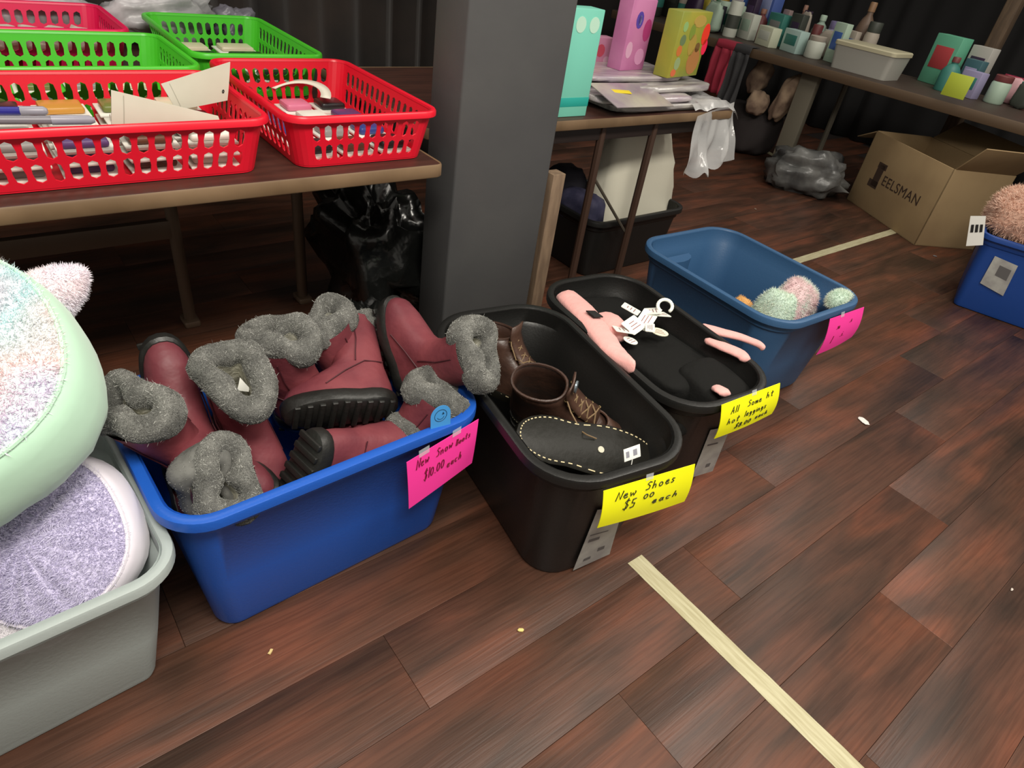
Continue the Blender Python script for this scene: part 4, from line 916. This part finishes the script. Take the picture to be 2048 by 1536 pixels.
M_beige = mat('beige_plush_cloth', (170, 146, 122), .9, col2=(120, 98, 84), nscale=9, bump=.3, bscale=20)
loose('stuffed_bundle', 'dark grey sack on the floor under the far table', 'sack', soft_slab((.40, .5, .34), 31, lump=.2), mat('dark_sack', (54, 48, 48), .9), (4.86, 3.02, .165), sub=1)
loose('stuffed_bundle', 'beige stuffed toy leaning on top of the dark sack', 'plush', soft_slab((.15, .16, .24), 32, lump=.3, pw=.8), M_beige, PX(1520, 152, 4.80), (.2, .1, 0), sub=1)
loose('stuffed_bundle', 'pinkish beige stuffed toy beside the grey panel leg', 'plush', soft_slab((.14, .13, .34), 33, lump=.35, pw=.8), M_beige, PX(1572, 196, 4.74), (R_(18), 0, 0), sub=1)
loose('stuffed_bundle', 'beige stuffed toy low on the front of the dark sack', 'plush', soft_slab((.13, .16, .16), 34, lump=.3, pw=.8), M_beige, PX(1515, 205, 4.64), (0, 0, .3), sub=1)
# goods on the far table
PLACED = []
def item(kind, label, px, py, wpx, hpx, col, col2=None, X=None):
    q = P(px, py, TZ) if X is None else PX(px, py, X); q.z = TZ
    q.x = min(max(q.x, 4.57), 5.2); k = 1.0
    d = Vector((q.x, q.y, TZ - HC)).dot(Vector((RC[0, 2], RC[1, 2], RC[2, 2]))) / F
    w_, h_ = max(wpx * d * 1.0, .03), max(hpx * d * 1.3, .03); t = thing(kind, label, {'can': 'can', 'carton': 'box', 'bottle': 'bottle', 'pouch': 'pouch', 'jar': 'jar'}[kind], (q.x, q.y, TZ + .001), -.3, 'small goods on the far table')
    base = (q.x, q.y)
    for shrink in (1, .85, .7, .55):
        w2 = w_ * shrink; hx, hy = (w2 * .5, w2 * .5) if kind in ('can', 'jar', 'bottle') else (w2 * .40, w2 * .56)
        spots = sorted(((dx * .02, dy * .02) for dx in range(-16, 17) for dy in range(-9, 10)), key=lambda e: e[0] ** 2 + 3 * e[1] ** 2)
        ok = [e for e in spots if 4.56 + hx <= base[0] + e[0] <= 5.26 - hx and not any(abs(base[0] + e[0] - a) < hx + hx2 + .003 and abs(base[1] + e[1] - b) < hy + hy2 + .003 for a, b, hx2, hy2 in PLACED)]
        if ok: break
    if not ok: bpy.data.objects.remove(t); return
    q.x, q.y = base[0] + ok[0][0], base[1] + ok[0][1]; w_ = w2
    PLACED.append((q.x, q.y, hx, hy)); t.location = (q.x, q.y, TZ + .001)
    m = mat('fg_%d_%d_%d' % col, col, .5); c2 = col2 or tuple(min(255, int(v * .6 + 40)) for v in col); m2 = mat('fg_%d_%d_%d' % c2, c2, .5)
    r = w_ / 2
    if kind == 'can':
        MB().loft([circ(r * .94, 0), circ(r, .006), circ(r, h_ - .01), circ(r * .92, h_ - .002), circ(r * .88, h_ - .002)], True, True).build('can_body', m, t)
        MB().loft([circ(r * 1.01, h_ * .25), circ(r * 1.015, h_ * .27), circ(r * 1.015, h_ * .6), circ(r * 1.01, h_ * .62)]).build('can_label', m2, t)
    elif kind == 'jar':
        MB().loft([circ(r * .9, 0), circ(r, .008), circ(r, h_ * .7), circ(r * .85, h_ * .8)], True, True).build('jar_body', m, t)
        MB().loft([circ(r * .9, h_ * .78), circ(r * .92, h_ * .8), circ(r * .92, h_ * .98), circ(r * .86, h_)], True, True).build('lid', m2, t)
    elif kind == 'bottle':
        MB().loft([circ(r * .95, 0), circ(r, .008), circ(r, h_ * .58), circ(r * .7, h_ * .72), circ(r * .36, h_ * .8), circ(r * .36, h_ * .86)], True, True).build('bottle_body', m, t)
        MB().loft([circ(r * .42, h_ * .85), circ(r * .42, h_ * .98), circ(r * .36, h_)], True, True).build('cap', m2, t)
    elif kind == 'carton':
        MB().box((0, 0, h_ / 2), (w_ * .5, w_, h_), b=.003).build('carton_body', m, t)
        MB().box((-w_ * .251, 0, h_ * .55), (.003, w_ * .7, h_ * .45), b=.0008).build('front_print', m2, t)
    else:
        s = soft_slab((w_ * .45, w_, h_), int(px), n=16, m=10, lump=.15, pw=.5); s.v = [(x * (1.15 - .9 * max(0, z / h_)), y, z + h_ / 2) for x, y, z in s.v]; s.build('pouch_body', m, t, ang=3)
        MB().box((0, 0, h_ * .98), (.006, w_ * .9, h_ * .08), b=.002).build('top_seal', m2, t)
    return t
WH, GN, DG, TL, LI, BL, PU, MR, YE, BE = (196, 200, 188), (168, 190, 172), (60, 64, 58), (56, 120, 110), (150, 144, 178), (62, 96, 164), (52, 36, 62), (112, 56, 56), (206, 160, 50), (168, 158, 146)
ROW = [('can', 'pale green can with dark label by the crimson garment', 1436, 62, 26, 40, GN, (40, 96, 84)), ('can', 'pale green can next to the white cartons', 1463, 70, 26, 40, GN, (60, 110, 96)),
 ('carton', 'whitish carton behind the pale green cans', 1490, 78, 36, 34, WH, GN), ('carton', 'low cream carton at the front edge', 1530, 92, 44, 26, (200, 204, 180), WH), ('carton', 'low teal and white carton', 1572, 102, 46, 30, (170, 196, 190), TL),
 ('jar', 'greyish white jar at the front edge', 1608, 112, 34, 30, WH, BE), ('pouch', 'beige pouch at the front edge', 1648, 116, 52, 36, BE, WH), ('jar', 'lilac jar near the clear tub', 1694, 112, 30, 46, LI, (120, 112, 150)), ('jar', 'small whitish jar near the clear tub', 1712, 122, 22, 26, WH, DG),
 ('bottle', 'tall white bottle at the back', 1476, 44, 26, 60, WH, GN), ('carton', 'dark grey carton at the back', 1512, 46, 50, 60, DG, (80, 84, 76)), ('carton', 'cream carton at the back', 1553, 54, 36, 66, (214, 206, 190), (196, 160, 130)),
 ('carton', 'blue and white carton with pink print', 1586, 70, 50, 70, BL, (206, 196, 206)), ('carton', 'second blue carton beside the dark purple one', 1632, 76, 46, 70, (74, 98, 166), (150, 160, 200)), ('carton', 'dark purple carton', 1666, 76, 30, 52, PU, (70, 50, 84)),
 ('bottle', 'yellow bottle', 1690, 66, 24, 56, YE, (170, 120, 40)), ('bottle', 'maroon bottle', 1700, 82, 26, 40, MR, (140, 96, 80)), ('carton', 'pale mauve carton', 1716, 86, 18, 44, (150, 130, 128), MR), ('bottle', 'green bottle', 1728, 74, 24, 46, (60, 96, 70), WH),
 ('carton', 'lilac grey carton behind the clear tub', 1766, 70, 32, 40, (120, 116, 140), PU), ('carton', 'black carton behind the clear tub', 1800, 84, 34, 34, (34, 32, 44), DG), ('carton', 'dark green carton behind the clear tub', 1826, 96, 28, 34, (48, 84, 62), GN), ('pouch', 'olive yellow pouch behind the clear tub', 1858, 84, 50, 40, (150, 136, 44), WH),
 ('bottle', 'pale mint bottle beside the clear tub', 1868, 112, 30, 50, (150, 172, 158), GN), ('bottle', 'brown bottle between tub and mint carton', 1896, 120, 30, 80, (104, 84, 70), (140, 108, 80)), ('bottle', 'narrow brown bottle behind the mint carton', 1926, 104, 20, 56, (120, 90, 76), (150, 112, 96)),
 ('carton', 'mint green carton with a red spot', 1962, 165, 58, 66, (96, 168, 138), (176, 66, 70)), ('carton', 'grey white carton beside the mint one', 2012, 176, 44, 62, (170, 168, 162), PU), ('pouch', 'pink and white packet by the wooden post', 2010, 204, 50, 36, (206, 160, 166), (150, 40, 70)), ('pouch', 'red packet by the wooden post', 2046, 214, 44, 50, (170, 40, 60), WH), ('carton', 'teal carton by the wooden post behind the packets', 2046, 180, 36, 46, (60, 96, 104), LI)]
PLACED.append((4.78, (P(1742, 132, TZ).y + P(1890, 160, TZ).y) / 2, .15, abs(P(1742, 132, TZ).y - P(1890, 160, TZ).y) / 2 + .02))
for r_ in ROW: item(r_[0], r_[1] + ' of the far table goods' if 'far' not in r_[1] else r_[1], *r_[2:])
random.seed(21); CN = [('white', WH), ('pale green', GN), ('dark', DG), ('teal', TL), ('lilac', LI), ('blue', BL), ('purple', PU), ('maroon', MR), ('yellow', YE), ('beige', BE), ('grey', (120, 122, 120))]
yy = 4.25; used_ = set()
while yy > 1.15:
    nm, c = random.choice(CN); kd = random.choice(['carton', 'bottle', 'jar', 'can', 'carton', 'pouch']); wv = random.uniform(22, 44)
    while (nm, kd) in used_: nm, c = random.choice(CN); kd = random.choice(['carton', 'bottle', 'jar', 'can', 'pouch'])
    used_.add((nm, kd))
    q = PX(1000, 0, 5.0); X_ = random.uniform(4.98, 5.17)
    d_ = Vector((X_, yy, TZ - HC)).dot(Vector((RC[0, 2], RC[1, 2], RC[2, 2]))) / F
    c_ = RC.T @ np.array([X_, yy, TZ - HC]); px_, py_ = 1024 + F * c_[0] / c_[2], 768 + F * c_[1] / c_[2]
    if not (1725 < px_ < 1885): item(kd, '%s %s in the back row of the far table goods' % (nm, kd), px_, py_, wv, random.uniform(34, 64), c, random.choice(CN)[1])
    yy -= wv * d_ + random.uniform(.01, .05)
q0, q1 = P(1742, 132, TZ), P(1890, 160, TZ)
ct = thing('clear_tub', 'long clear plastic tub with beige lid on the far table', 'tub', (4.78, (q0.y + q1.y) / 2, TZ + .001), 0)
Lc = abs(q0.y - q1.y); M_clr = mat('cloudy_clear_plastic', (186, 184, 176), .3, alpha=.75)
MB().loft([[(x, y, z) for x, y in rr(.26 + d, Lc + d, .03, 4)] for z, d in ((0, -.03), (.14, 0), (.14, -.008), (.004, -.04))], True, True).build('tub_body', M_clr, ct)
MB().loft([[(x, y, z) for x, y in rr(.27 + d, Lc + .01 + d, .03, 4)] for z, d in ((.138, 0), (.158, 0), (.164, -.012))], True, True).build('lid', mat('beige_lid', (184, 178, 150), .5), ct)
q = PX(1915, 172, 4.515); tag(MB().box((0, 0, 0), (.002, .13, .12), b=.0008).build('price_note', mat('yellow_green_note', (176, 190, 60), .6), loc=(4.512, q.y, q.z), rot=(0, R_(4), 0)), 'yellow green paper note hanging on the far table edge', 'note')

# ================================================================ SCRAPS ON THE FLOOR
def scrap(label, px, py, s, col, seed):
    mb = soft_slab((s, s * .55, .004), seed, n=10, m=6, lump=.5, pw=.6); o = mb.build('paper_scrap', mat('scrap_%d' % seed, col, .7), loc=P(px, py, .003), rot=(0, 0, seed * 1.3), ang=.6); tag(o, label, 'scrap')
scrap('white crumpled paper scrap on the planks beyond the yellow cards', 1727, 841, .045, (226, 222, 216), 71)
scrap('tiny yellow crumb on the planks in front of the black shoe tote', 1041, 1260, .014, (216, 196, 120), 72)
scrap('tiny pale crumb by the front edge of the royal blue tote', 541, 1303, .012, (214, 190, 130), 73)
scrap('tiny grey crumb on the planks near the dark blue tote', 1870, 512, .02, (120, 120, 124), 74)
scrap('tiny white speck on the planks between the tape and the right edge', 2024, 1179, .010, (200, 190, 180), 75)
scrap('tiny pale speck on the planks behind the slate blue tote', 1511, 418, .016, (150, 130, 116), 76)
